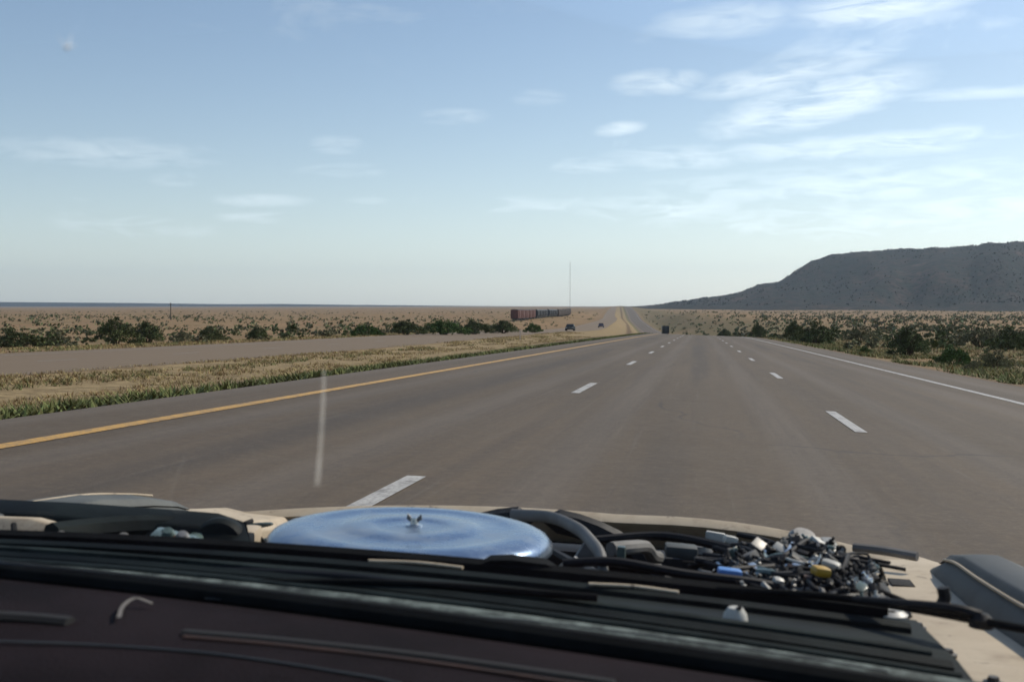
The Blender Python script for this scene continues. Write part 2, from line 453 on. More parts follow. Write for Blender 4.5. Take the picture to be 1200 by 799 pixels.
def strip(name, us, zf, lift, mat, parent=None, ys=YS, kind='structure', uattr=True, shift=None):
    vs = []; fs = []; uv = []
    n = len(us)
    for y in ys:
        cx = ROAD_X(y)
        for u in us:
            vs.append((cx + u, y, zf(u, y) + lift)); uv.append(u)
    for j in range(len(ys) - 1):
        for i in range(n - 1):
            a = j * n + i; fs.append((a, a + 1, a + n + 1, a + n))
    me = bpy.data.meshes.new(name); me.from_pydata(vs, [], fs); me.update()
    if uattr:
        at = me.attributes.new('u', 'FLOAT', 'POINT'); at.data.foreach_set('value', uv)
    for p in me.polygons: p.use_smooth = True
    me.materials.append(mat)
    o = bpy.data.objects.new(name, me); COL.objects.link(o)
    if parent: o.parent = parent
    elif kind: o['kind'] = kind
    return o

M_GROUND = ground_material()
M_ROAD = asphalt_material('worn_asphalt')
M_ROAD2 = asphalt_material('pale_asphalt', 0.95)
M_WHITE = paint_material('white_road_paint', (0.50, 0.48, 0.44))
M_YELLOW = paint_material('yellow_road_paint', (0.60, 0.33, 0.055))

M_FADED = paint_material('faded_white_road_paint', (0.26, 0.24, 0.21))
M_FADEDY = paint_material('faded_yellow_road_paint', (0.24, 0.16, 0.07))
# ground sheet, sunk a little below the pavements
def ground_sheet_z(u, y):
    z = ground_z(u, y)
    if L_EDGE + 0.01 < u < R_EDGE - 0.01 or O_FAR + 0.01 < u < O_NEAR - 0.01: z -= 0.05
    elif u in (L_EDGE, R_EDGE, O_FAR, O_NEAR): z -= 0.004
    return z
gu = [-8200, -6000, -4500, -3200, -2300, -1700, -1200, -900, -680, -520, -400, -310, -240, -190, -150, -120, -100, -85, -74, -66, -60, -54, -48, -43, -39, -36,
      -34.2, -33.2, -32.5, -26.9, -21.4, -20.8, -19.8, -18.7, -17.6, -16.5, -15, -13.5, -12, -10.5, -9.4, -8.4, -7.6, -6.9, -6.3, -3, 3, 6.9, 7.4, 8.2, 9.3, 10.6, 12, 14, 16.5, 19.5, 23, 27, 32, 38, 46, 55, 66, 80,
      97, 120, 150, 190, 240, 310, 400, 520, 680, 900, 1200, 1700, 2300, 3200, 4500, 6000, 8200]
ground = strip('ground', gu, ground_sheet_z, 0.0, M_GROUND)

road = strip('road', [-6.3, -5.0, -3.6, -1.8, 0, 1.8, 3.6, 5.3, 6.2, 6.9], own_z, 0.004, M_ROAD, ys=[y for y in YS if y > -120])
road['label'] = 'worn grey asphalt lanes of the highway ahead'
road2 = strip('road', [-32.5, -29.7, -26.9, -24.1, -21.4], opp_z, 0.004, M_ROAD2, ys=[y for y in YS if y > -120])
road2['label'] = 'pale asphalt lanes for oncoming traffic across the median'

# painted lines: continuous edge lines and single dashes
LINE_U = (-5.12, -1.86, 1.74, 5.22)
def line(name, u, w, mat, parent, zf, y0, y1):
    ys = [y for y in YS if y0 <= y <= y1]
    return strip(name, [u - w / 2, u + w / 2], zf, 0.009, mat, parent, ys=ys)
line('yellow_edge_line', LINE_U[0], 0.17, M_YELLOW, road, own_z, -110, 2600)
line('white_edge_line', LINE_U[3], 0.15, M_WHITE, road, own_z, -110, 2600)
line('white_edge_line', -31.0, 0.12, M_FADED, road2, opp_z, -110, 1500)
line('yellow_edge_line', -22.2, 0.12, M_FADEDY, road2, opp_z, -110, 1500)
def dash(u, y, parent, zf):
    ys = [y + k * 0.61 for k in range(6)]
    return strip('lane_dash', [u - 0.065, u + 0.065], zf, 0.009, M_WHITE if parent is road else M_FADED, parent, ys=ys)
for k in range(-1, 15): dash(LINE_U[1], 4.4 + 12.75 * k, road, own_z)
for k in range(-1, 15): dash(LINE_U[2], 12.7 + 12.8 * k, road, own_z)
for k in range(0, 18): dash(-26.6, 30 + 12.19 * k, road2, opp_z)

# ------------------------------------------------------------------ mesa and distant hills
def ridge(name, prof, d0, d1, d2, mat, nx=150, amp=1.0, base=-12, seed=0.0):
    """hill massif: foot at distance d0, crest at d1 with the given skyline, back slope to d2"""
    pxs = np.linspace(prof[0][0], prof[-1][0], nx); rows = []
    ts = [0, .08, .17, .26, .35, .44, .53, .62, .7, .78, .86, .93, 1.0, 1.12, 1.35, 1.7, 2.0]
    vs = []; fs = []
    for px in pxs:
        yy = float(np.interp(px, [p[0] for p in prof], [p[1] for p in prof]))
        a = YAW * -1 + math.atan((px - 600) / FPX)
        wob = 1 + 0.10 * noise.noise(Vector((px * 0.013, seed, 2.2)))
        for tt in ts:
            if tt <= 1: dist = (d0 + (d1 - d0) * tt) * wob
            else: dist = (d1 + (d2 - d1) * (tt - 1)) * wob
            crest = (357 - yy) / FPX * d1 * wob + CAM_H - base
            if tt <= 1:
                h = crest * (0.42 * tt ** 1.1 + 0.58 * sstep(0.30, 1.0, tt))
            else:
                h = crest * (1 - 0.06 * (tt - 1) - 0.94 * sstep(1.4, 2.0, tt))
            x, y = math.sin(a) * dist, math.cos(a) * dist
            g = noise.fractal(Vector((x * 0.004 + seed, y * 0.004, 0.7)), 0.9, 2.1, 6)
            gul = abs(noise.noise(Vector((x * 0.0065 + seed, y * 0.0022, 5.0)))) * 0.6 + 0.5 * abs(noise.noise(Vector((x * 0.017 + seed, y * 0.012, 5.0))))
            env = math.sin(math.pi * min(1, tt * 0.94)) if tt <= 1 else 0.2
            h += amp * env * crest * (0.15 * g - 0.26 * gul + 0.05)
            if tt == 1: h += amp * 3.0 * noise.fractal(Vector((px * 0.06, seed, 9.0)), 0.8, 2.0, 4)
            vs.append((x, y, base + h))
    n = len(ts)
    for i in range(nx - 1):
        for k in range(n - 1):
            a0 = i * n + k; fs.append((a0, a0 + n, a0 + n + 1, a0 + 1))
    me = bpy.data.meshes.new(name); me.from_pydata(vs, [], fs); me.update()
    for p in me.polygons: p.use_smooth = True
    me.materials.append(mat)
    o = bpy.data.objects.new(name, me); COL.objects.link(o); o['kind'] = 'structure'
    return o
M_MESA = mesa_material()
mesa = ridge('mesa_hill', [(735, 359.5), (762, 358), (800, 353), (830, 349), (860, 345), (880, 338), (888, 334), (900, 332.5), (912, 331), (922, 326), (934, 317), (948, 308), (962, 303.5), (980, 300), (1010, 298), (1050, 296),
      (1100, 293.5), (1150, 291), (1200, 289.5), (1330, 287), (1500, 287), (1800, 300), (2150, 345), (2300, 359)], 1750, 2900, 4600, M_MESA, nx=300, amp=1.0, seed=3.0)
ridge('distant_hills', [(-700, 359), (-500, 355.5), (-250, 353.5), (-60, 353.8), (40, 354.4), (160, 355.2), (260, 356.4), (330, 356.2), (400, 357), (520, 358.2), (620, 359)], 7600, 8600, 9300, M_MESA, nx=120, amp=0.3, base=-18, seed=11.0)

# ------------------------------------------------------------------ vegetation
M_LEAF = material('juniper_leaves', (0.100, 0.115, 0.043), 0.8, var=0.35, scale=1.5, spec=0.2, island=0.55)
M_LEAF2 = material('sage_leaves', (0.175, 0.165, 0.090), 0.85, var=0.35, scale=1.5, spec=0.15, island=0.45)
M_LEAF3 = material('weed_leaves', (0.085, 0.130, 0.034), 0.8, var=0.3, scale=2.0, spec=0.2, island=0.45)
M_TWIG = material('grey_brown_twigs', (0.13, 0.095, 0.065), 0.9, var=0.3, spec=0.1)
M_GRASS_G = material('green_weeds', (0.150, 0.160, 0.055), 0.85, var=0.35, scale=0.6, spec=0.15, island=0.45)
M_GRASS_D = material('golden_dry_grass', (0.36, 0.265, 0.125), 0.85, var=0.3, scale=0.4, spec=0.15, island=0.35)

def foliage_mesh(name, mat, r, nclump, per, leaf, wx=1.0, hz=0.7, flat=0.35):
    """unit bush: about 1 m radius times wx, height about 2*hz, leaf clumps in an uneven dome"""
    vs = []; fs = []
    cl = []
    for i in range(nclump):
        a = r.uniform(0, 2 * math.pi); q = math.sqrt(r.random()); t = r.random() ** 0.75
        rad = 0.92 * math.sqrt(max(0.05, 1 - (t * 0.96) ** 2)) * q
        z = flat * 0.3 + t * hz * 1.45 * (0.75 + 0.5 * r.random()) * (1 - 0.35 * q * q)
        cl.append((rad * math.cos(a) * wx * r.uniform(.85, 1.2), rad * math.sin(a), z * r.uniform(.8, 1.15), r.uniform(0.08, 0.26)))
    for (x, y, z, cr) in cl:
        for k in range(per):
            d = Vector((r.gauss(0, 1), r.gauss(0, 1), r.gauss(0, 0.8)))
            d = d.normalized() * cr * (r.random() ** 0.5)
            c = Vector((x, y, max(0.03, z))) + d
            if c.z < 0.02: c.z = 0.02 + r.random() * 0.1
            n = Vector((r.gauss(0, 1), r.gauss(0, 1), r.gauss(0.4, 1))).normalized()
            a = n.orthogonal().normalized(); b = n.cross(a)
            an = r.uniform(0, 6.28); a, b = a * math.cos(an) + b * math.sin(an), b * math.cos(an) - a * math.sin(an)
            s = leaf * r.uniform(0.6, 1.4)
            o = len(vs)
            vs += [tuple(c - a * s), tuple(c + b * s * 0.55), tuple(c + a * s), tuple(c - b * s * 0.55)]
            fs.append((o, o + 1, o + 2, o + 3))
    me = bpy.data.meshes.new(name); me.from_pydata(vs, [], fs); me.update(); me.materials.append(mat)
    return me

def twig_mesh(r, wx=1.0, hz=0.7):
    m = MB()
    for i in range(7):
        a = i * 0.9 + r.uniform(-.3, .3); q = r.uniform(0.25, 0.65)
        m.tube([(0.04 * math.cos(a), 0.04 * math.sin(a), -0.05), (q * 0.5 * math.cos(a) * wx, q * 0.5 * math.sin(a), hz * 0.5),
                (q * math.cos(a + .3) * wx, q * math.sin(a + .3), hz * 1.15)], [0.035, 0.008], n=5, sm=3)
    return m.mesh('stem', M_TWIG)

vr = random.Random(21)
BIG = [(foliage_mesh('foliage', M_LEAF, vr, 60, 95, 0.038, 1.0, 0.62), twig_mesh(vr)) for _ in range(3)]
SAGE = [(foliage_mesh('foliage', M_LEAF2, vr, 44, 80, 0.038, 1.0, 0.5), twig_mesh(vr, 1.0, 0.5)) for _ in range(2)]
WEED = [(foliage_mesh('foliage', M_LEAF3, vr, 40, 80, 0.042, 1.0, 0.42), twig_mesh(vr, 1.0, 0.4)) for _ in range(2)]
SMALL = [foliage_mesh('desert_shrub', M_LEAF, vr, 12, 16, 0.13, 1.0, 0.6) for _ in range(3)] + [foliage_mesh('desert_shrub', M_LEAF2, vr, 12, 16, 0.13, 1.0, 0.5) for _ in range(2)]

placed = []
def bush(px, dist, width_px, height_px, kind, label, group, depth=1.0, idx=0, name='desert_bush'):
    x, y = at_dist(px, dist)
    w = width_px / FPX * dist / 2; h = height_px / FPX * dist
    fol, stm = kind[idx % len(kind)]
    hz = {id(BIG): 1.15, id(SAGE): 0.95, id(WEED): 0.8}[id(kind)]
    e = empty(name, (x, y, gz(x, y) - 0.03), (0, 0, vr.uniform(-.4, .4) + YAW))
    tag(e, label, 'bush', group)
    for nm, me in (('foliage', fol), ('stem', stm)):
        o = plain(nm, me, sc=(w, w * depth, h / hz), parent=e)
    placed.append((x, y, w))
    return e
GL, GR = 'bushes beyond the oncoming lanes', 'bushes right of the highway'
bush(18, 86, 70, 26, BIG, 'low dark bush cut by the left edge of the picture', GL, 0.7, 0)
bush(68, 96, 42, 20, SAGE, 'small grey green bush just left of the big dark bush', GL, 0.8, 1)
bush(136, 88, 66, 33, BIG, 'left half of the big dark bush beyond the oncoming lanes', GL, 0.8, 1)
bush(172, 94, 50, 30, BIG, 'right half of the big dark bush beyond the oncoming lanes', GL, 0.8, 2)
bush(215, 104, 30, 15, SAGE, 'small grey green bush close right of the biggest left bush', GL, 0.8, 0)
bush(246, 108, 44, 18, BIG, 'medium dark bush between orange dirt patch and utility pole side', GL, 0.8, 1)
bush(302, 106, 36, 17, BIG, 'rounded dark bush standing right of the orange dirt patch', GL, 0.8, 2)
bush(428, 120, 60, 14, WEED, 'leftmost bush of the long green hedge-like row', GL, 0.7, 0)
bush(476, 126, 56, 18, BIG, 'second bush of the long green hedge-like row', GL, 0.7, 1)
bush(520, 132, 60, 20, WEED, 'middle bush of the long green hedge-like row', GL, 0.7, 1)
bush(556, 140, 50, 18, BIG, 'fourth bush of the long green hedge-like row', GL, 0.7, 0)
bush(590, 152, 44, 17, BIG, 'bush below the red boxcar at the row\'s end', GL, 0.7, 2)
bush(625, 168, 30, 11, WEED, 'low green bush at the far end of the row by the oncoming lanes', GL, 0.7, 0)
bush(1064, 62, 66, 38, BIG, 'largest round dark green bush right of the highway', GR, 0.9, 2)
bush(958, 100, 62, 29, BIG, 'broad dark bush second nearest on the right verge', GR, 0.8, 0)
bush(932, 116, 40, 25, BIG, 'dark bush half hidden left behind the broad right bush', GR, 0.8, 1)
bush(889, 190, 28, 20, BIG, 'upright dark bush beside the distant right edge line', GR, 0.9, 1)
bush(850, 265, 26, 16, BIG, 'small dark bush near the crest on the right', GR, 0.9, 2)
bush(1118, 46, 62, 24, WEED, 'low bright green bush on the right verge', GR, 0.8, 0)
bush(1014, 62, 18, 11, WEED, 'tiny bright green weed clump left of the largest round bush', GR, 0.9, 1, name='weed_clump')
bush(1168, 44, 54, 24, SAGE, 'pale grey green bush near the right picture edge', GR, 0.8, 0)
bush(1150, 95, 70, 28, SAGE, 'greyish bush behind the bright green one on the right', GR, 0.8, 1)
bush(1010, 120, 50, 20, SAGE, 'pale bush behind and left of the largest round bush', GR, 0.8, 0)
bush(1140, 38, 30, 15, SAGE, 'small dry weed clump close to the right shoulder', GR, 0.9, 1, name='weed_clump')
bush(1185, 80, 60, 30, BIG, 'dark bush cut by the right edge of the picture', GR, 0.8, 0)

# scattered shrubs: the largest as individuals, the rest as one mass
cand = []
sr = random.Random(5)
def in_road(u): return -37 < u < 10
for _ in range(9000):
    px = sr.uniform(-120, 1320); dist = 70 * (1600 / 70) ** (sr.random() ** 0.72)
    x, y = at_dist(px, dist)
    u = x - ROAD_X(y)
    if in_road(u): continue
    dens = noise.noise(Vector((x * 0.006, y * 0.006, 8.8))) * 0.5 + 0.5
    dens = dens ** 1.6 * 1.5 * (0.16 if dist < 150 else 0.6)
    if u > 0: dens = dens * 1.0 + (0.13 if dist < 150 else 0.36)
    if sr.random() > dens * 1.05: continue
    s = sr.uniform(0.35, 1.0) ** 1.3 * (1.25 if u < 0 else 1.6)
    if any((x - a) ** 2 + (y - b) ** 2 < (w + s * 0.6) ** 2 for a, b, w in placed): continue
    if u > 0 and abs(px - 1064) < 34 and dist < 62: continue
    cand.append((s / dist, x, y, s, u))
    if dist < 300: placed.append((x, y, s * 0.8))
cand.sort(reverse=True)
for i, (q, x, y, s, u) in enumerate(cand[:290]):
    k = sr.choice([0, 1, 2, 3, 4, 3, 4])
    o = plain('desert_shrub', SMALL[k], (x, y, gz(x, y) - 0.04), (0, 0, sr.uniform(0, 6.28)), (s, s * sr.uniform(.8, 1.2), s * sr.uniform(0.75, 1.1)))
    if u < 0: tag(o, 'small dark shrub dotted over the dry plain left of the highway', 'shrub', 'shrubs on the left plain')
    else: tag(o, 'small dark shrub among the scrub right of the highway', 'shrub', 'shrubs on the right plain')

def mass(name, items, mat, label, leaf_n, rr):
    vs = []; fs = []
    for (q, x, y, s, u) in items:
        z0 = gz(x, y)
        for k in range(leaf_n):
            a = rr.uniform(0, 6.28); d = s * math.sqrt(rr.random()) * 0.9
            c = Vector((x + d * math.cos(a), y + d * math.sin(a), z0 + s * rr.uniform(0.05, 1.15) * (1 - 0.5 * (d / s) ** 2)))
            n = Vector((rr.gauss(0, 1), rr.gauss(0, 1), rr.gauss(0, 1))).normalized(); p = n.orthogonal().normalized() * s * 0.42; b = n.cross(p)
            o = len(vs); vs += [tuple(c - p), tuple(c + b * .7), tuple(c + p), tuple(c - b * .7)]; fs.append((o, o + 1, o + 2, o + 3))
    me = bpy.data.meshes.new(name); me.from_pydata(vs, [], fs); me.update(); me.materials.append(mat)
    o = bpy.data.objects.new(name, me); COL.objects.link(o)
    return tag(o, label, 'scrub', kind='stuff')
rest = cand[290:]
mass('far_scrub', [c for i, c in enumerate(rest) if i % 2], M_LEAF, 'far dark scrub speckled over the plain towards the horizon', 9, sr)
mass('far_scrub', [c for i, c in enumerate(rest) if not i % 2], M_LEAF2, 'far grey green scrub speckled over the plain', 9, sr)

# junipers dotted over the mesa
mr = random.Random(17); vs = []; fs = []
mv = [v.co for v in mesa.data.vertices]; polys = [p for p in mesa.data.polygons]
cand2 = [p for p in polys if p.center.z > 0 and -0.05 < math.atan2(p.center.x, p.center.y) < 0.32]
wts = [p.area for p in cand2]
for p in mr.choices(cand2, wts, k=14000):
    a, b, c, d = [mv[i] for i in p.vertices]; q, w = mr.random(), mr.random()
    c0 = (a * (1 - q) + b * q) * (1 - w) + (d * (1 - q) + c * q) * w
    if 1.5 * noise.noise(c0 * 0.004) + 0.5 * noise.noise(c0 * 0.015) < mr.uniform(-0.35, 0.30): continue
    s0 = mr.uniform(0.9, 2.2) * (1.3 if mr.random() < .15 else 1)
    for k in range(6):
        n = Vector((mr.gauss(0, 1), mr.gauss(0, 1), mr.gauss(0, 1))).normalized(); e1 = n.orthogonal().normalized() * s0 * .55; e2 = n.cross(e1)
        cc = c0 + Vector((mr.uniform(-.6, .6) * s0, mr.uniform(-.6, .6) * s0, mr.uniform(.1, 1.2) * s0))
        o = len(vs); vs += [tuple(cc - e1), tuple(cc + e2), tuple(cc + e1), tuple(cc - e2)]; fs.append((o, o + 1, o + 2, o + 3))
M_JUN = material('far_juniper', (0.026, 0.030, 0.019), 0.9, var=0.3, scale=0.02, spec=0.05)
me = bpy.data.meshes.new('mesa_junipers'); me.from_pydata(vs, [], fs); me.update(); me.materials.append(M_JUN)
o = bpy.data.objects.new('mesa_junipers', me); COL.objects.link(o); tag(o, 'dark junipers speckling the slopes of the mesa', 'trees', kind='stuff')

def grass(name, mat, label, zones, rr):
    """tufts of blades; zones = (u0, u1, y0, y1, count, height, width)"""
    vs = []; fs = []
    for (u0, u1, y0, y1, cnt, hh, ww) in zones:
        for _ in range(cnt):
            u = rr.uniform(u0, u1); y = y0 * (y1 / y0) ** rr.random()
            if noise.noise(Vector((u * 0.55, y * 0.16, 3.3 + u0))) < -0.12: continue
            x = ROAD_X(y) + u; z = ground_sheet_z(u, y)
            k = 1 + y / 60.0
            for b in range(6):
                a = rr.uniform(0, 6.28); le = rr.uniform(0.25, 0.8) * hh; sp = rr.uniform(0.3, 1.3) * hh
                bx, by = x + rr.uniform(-.09, .09) * k, y + rr.uniform(-.09, .09) * k
                w = ww * k * rr.uniform(.6, 1.3); ca, sa = math.cos(a), math.sin(a)
                o = len(vs)
                vs += [(bx - sa * w, by + ca * w, z - .01), (bx + sa * w, by - ca * w, z - .01), (bx + ca * sp, by + sa * sp, z + le)]
                fs.append((o, o + 1, o + 2))
    me = bpy.data.meshes.new(name); me.from_pydata(vs, [], fs); me.update(); me.materials.append(mat)
    o = bpy.data.objects.new(name, me); COL.objects.link(o)
    return tag(o, label, 'grass', kind='stuff')
gr_ = random.Random(3)
grass('green_grass', M_GRASS_G, 'green weedy grass along the left shoulder of the highway',
      [(-10.2, -6.6, 7, 120, 7000, 0.20, 0.016), (-9.0, -6.6, 60, 420, 1800, 0.26, 0.014), (7.3, 14, 12, 130, 7000, 0.26, 0.014), (14, 40, 20, 160, 3500, 0.34, 0.014), (-44, -33, 30, 200, 1600, .25, .014), (-19.8, -18.2, 20, 140, 700, .2, .012)], gr_)
grass('dry_grass', M_GRASS_D, 'golden dry grass in the median and along the right verge',
      [(-19.5, -14.6, 14, 160, 4200, 0.18, 0.011), (-12.8, -8.6, 9, 160, 3600, 0.17, 0.014), (7.6, 26, 12, 150, 6500, 0.30, 0.012),
       (-45, -32.2, 30, 220, 5500, 0.22, 0.013), (-22.0, -19, 14, 200, 3500, 0.18, 0.012), (26, 60, 25, 160, 3500, 0.35, 0.014)], gr_)

# ------------------------------------------------------------------ things along the highway
M_STEEL = material('dark_steel', (0.07, 0.068, 0.066), 0.6, 0.3, var=0.3)
M_REDBROWN = material('oxide_red_boxcar_paint', (0.120, 0.044, 0.034), 0.7, var=0.35, scale=1.2)
M_CARBLACK = material('sooty_black_hopper_paint', (0.028, 0.030, 0.034), 0.65, var=0.3, scale=1.2)
M_CARBROWN = material('dull_brown_boxcar_paint', (0.085, 0.062, 0.050), 0.7, var=0.3, scale=1.2)
M_WOODPOLE = material('weathered_pole_wood', (0.10, 0.078, 0.060), 0.9, var=0.35, scale=6)
M_RUBBER = material('black_rubber', (0.022, 0.022, 0.023), 0.75, var=0.3, scale=20)
M_RIM = material('dull_alloy', (0.30, 0.30, 0.30), 0.45, 0.7)
M_WINGLASS = material('dark_tinted_glass', (0.018, 0.022, 0.026), 0.35, var=0.1, spec=0.25)
M_REDLAMP = material('red_lamp_plastic', (0.35, 0.02, 0.02), 0.3)
M_CLEARLAMP = material('clear_lamp_plastic', (0.55, 0.56, 0.56), 0.2)

def freight_car(x, y, L, mat, label, hopper=False):
    ang = math.atan(0.062)
    e = empty('freight_car', (x, y, gz(x, y)), (0, 0, ang)); tag(e, label, 'freight car', 'cars of the freight train')
    W, H, z0 = 3.0, 3.5, 1.05
    if not hopper:
        MB().box((0, 0, z0 + H / 2), (W, L, H), bev=0.04).build('body', mat, e)
        MB().loft([[(-W / 2 - .03, yy, z0 + H), (-W / 4, yy, z0 + H + .22), (W / 4, yy, z0 + H + .22), (W / 2 + .03, yy, z0 + H)] for yy in (-L / 2 - .03, L / 2 + .03)]).build('roof', M_STEEL, e)
        for s in (-1, 1):
            MB().box((s * (W / 2 + .04), 0, z0 + H * .47), (.07, 2.6, H * .9), bev=.01).build('door', mat, e)
        m = MB()
        for s in (-1, 1):
            for k in range(9): m.box((s * (W / 2 + .025), -L / 2 + .3 + k * (L - .6) / 8, z0 + H / 2), (.05, .09, H - .1))
        m.build('side_post', mat, e)
    else:
        MB().loft([[(-W / 2, yy, z0 + .55), (-W / 2, yy, z0 + 2.9), (-W / 4, yy, z0 + 3.5), (W / 4, yy, z0 + 3.5), (W / 2, yy, z0 + 2.9), (W / 2, yy, z0 + .55), (W / 4, yy, z0 + 0), (-W / 4, yy, z0 + 0)]
                   for yy in (-L / 2 + .2, L / 2 - .2)]).build('body', mat, e)
        m = MB()
        for s in (-1, 1):
            for k in range(8): m.box((s * (W / 2 + .03), -L / 2 + .6 + k * (L - 1.2) / 7, z0 + 1.7), (.06, .12, 2.3))
        m.build('side_post', mat, e)
        MB().box((0, 0, z0 + 3.54), (.7, L - .6, .05)).build('roof_walk', M_STEEL, e)
    MB().box((0, 0, z0 - .12), (2.4, L + .5, .2), bev=.02).build('underframe', M_STEEL, e)
    for s in (-1, 1):
        b = MB().box((0, s * (L / 2 - 2), .62), (2.0, 1.9, .35), bev=.05).build('bogie', M_STEEL, e)
        for w in (-1, 1):
            for q in (-1, 1):
                MB().lathe([(0, -.06), (.46, -.06), (.46, .06), (0, .06)], (q * .75, s * (L / 2 - 2) + w * .85, .43), 20, (0, math.pi / 2, 0)).build('wheel', M_STEEL, b)
    return e
ORD = ['nearest', 'second', 'third', 'fourth', 'fifth', 'sixth', 'seventh', 'eighth', 'ninth', 'tenth']
cnt = {}
ty = 468.0
for kindc in 'rrrrr' + 'g' + 'kkkk' + 'g' + 'kkkk' + 'g' + 'bbbbbbbb':
    if kindc != 'g':
        k = cnt.get(kindc, 0); cnt[kindc] = k + 1
        mt, hop, ds = {'r': (M_REDBROWN, False, 'oxide red boxcar'), 'k': (M_CARBLACK, True, 'black hopper car'), 'b': (M_CARBROWN, False, 'dull brown boxcar')}[kindc]
        freight_car(-78 - 0.062 * (ty - 453), ty, 15.5, mt, '%s %s in the freight train below the horizon' % (ORD[k], ds), hop)
    ty += 16.8 if kindc != 'g' else 10
# utility pole on the left plain
x, y = at_dist(200, 430)
e = empty('utility_pole', (x, y, gz(x, y)), (0, 0, R(20))); tag(e, 'thin wooden utility pole with crossarm on the left plain', 'pole')
MB().tube([(0, 0, -.4), (0, 0, 6.6)], [0.20, 0.13], n=10).build('pole', M_WOODPOLE, e)
MB().box((0, 0.16, 5.9), (2.2, .10, .14), bev=.01).build('crossarm', M_WOODPOLE, e)
for q in (-.95, -.4, .4, .95):
    MB().lathe([(0, 0), (.05, 0), (.07, .06), (.04, .1), (.05, .16), (0, .18)], (q, .16, 5.97), 10).build('insulator', M_CLEARLAMP, e)

# radio mast
x, y = at_dist(668, 2150)
e = empty('radio_mast', (x, y, gz(x, y))); tag(e, 'tall thin lattice radio mast on the horizon left of the road', 'mast')
m = MB(); HM = 92
for k in range(3):
    a = k * 2.094; m.tube([(.75 * math.cos(a), .75 * math.sin(a), -1), (.75 * math.cos(a), .75 * math.sin(a), HM)], .07, n=5)
m.build('mast_leg', M_STEEL, e)
m = MB()
for j in range(0, HM - 2, 2):
    for k in range(3):
        a, b = k * 2.094, (k + 1) * 2.094
        m.tube([(.75 * math.cos(a), .75 * math.sin(a), j), (.75 * math.cos(b), .75 * math.sin(b), j + 2)], .04, n=4)
m.build('lattice', M_STEEL, e)
for k in range(3):
    a = k * 2.094 + .5
    for h in (45, 88): MB().tube([(0, 0, h), (50 * math.cos(a), 50 * math.sin(a), gz(x + 50 * math.cos(a), y + 50 * math.sin(a)) - gz(x, y))], .03, n=4).build('guy_wire', M_STEEL, e)

# delineator post on the median
M_POST = material('sun_bleached_post', (0.55, 0.45, 0.38), 0.6)
M_AMBER = material('amber_reflector', (0.6, 0.25, 0.03), 0.3)
yd = 72.0; ud = -18.9; x = ROAD_X(yd) + ud
for (pu, py) in ((-18.7, 118),):
    x = ROAD_X(py) + pu
    e = empty('delineator_post', (x, py, ground_sheet_z(pu, py)), (0, 0, R(8))); tag(e, 'slim pale delineator post beside the oncoming lanes', 'marker post')
    MB().box((0, 0, .55), (.11, .03, 1.3), bev=.01).build('post', M_POST, e)
    MB().box((0, -.02, 1.08), (.08, .012, .12), bev=.004).build('reflector', M_AMBER, e)

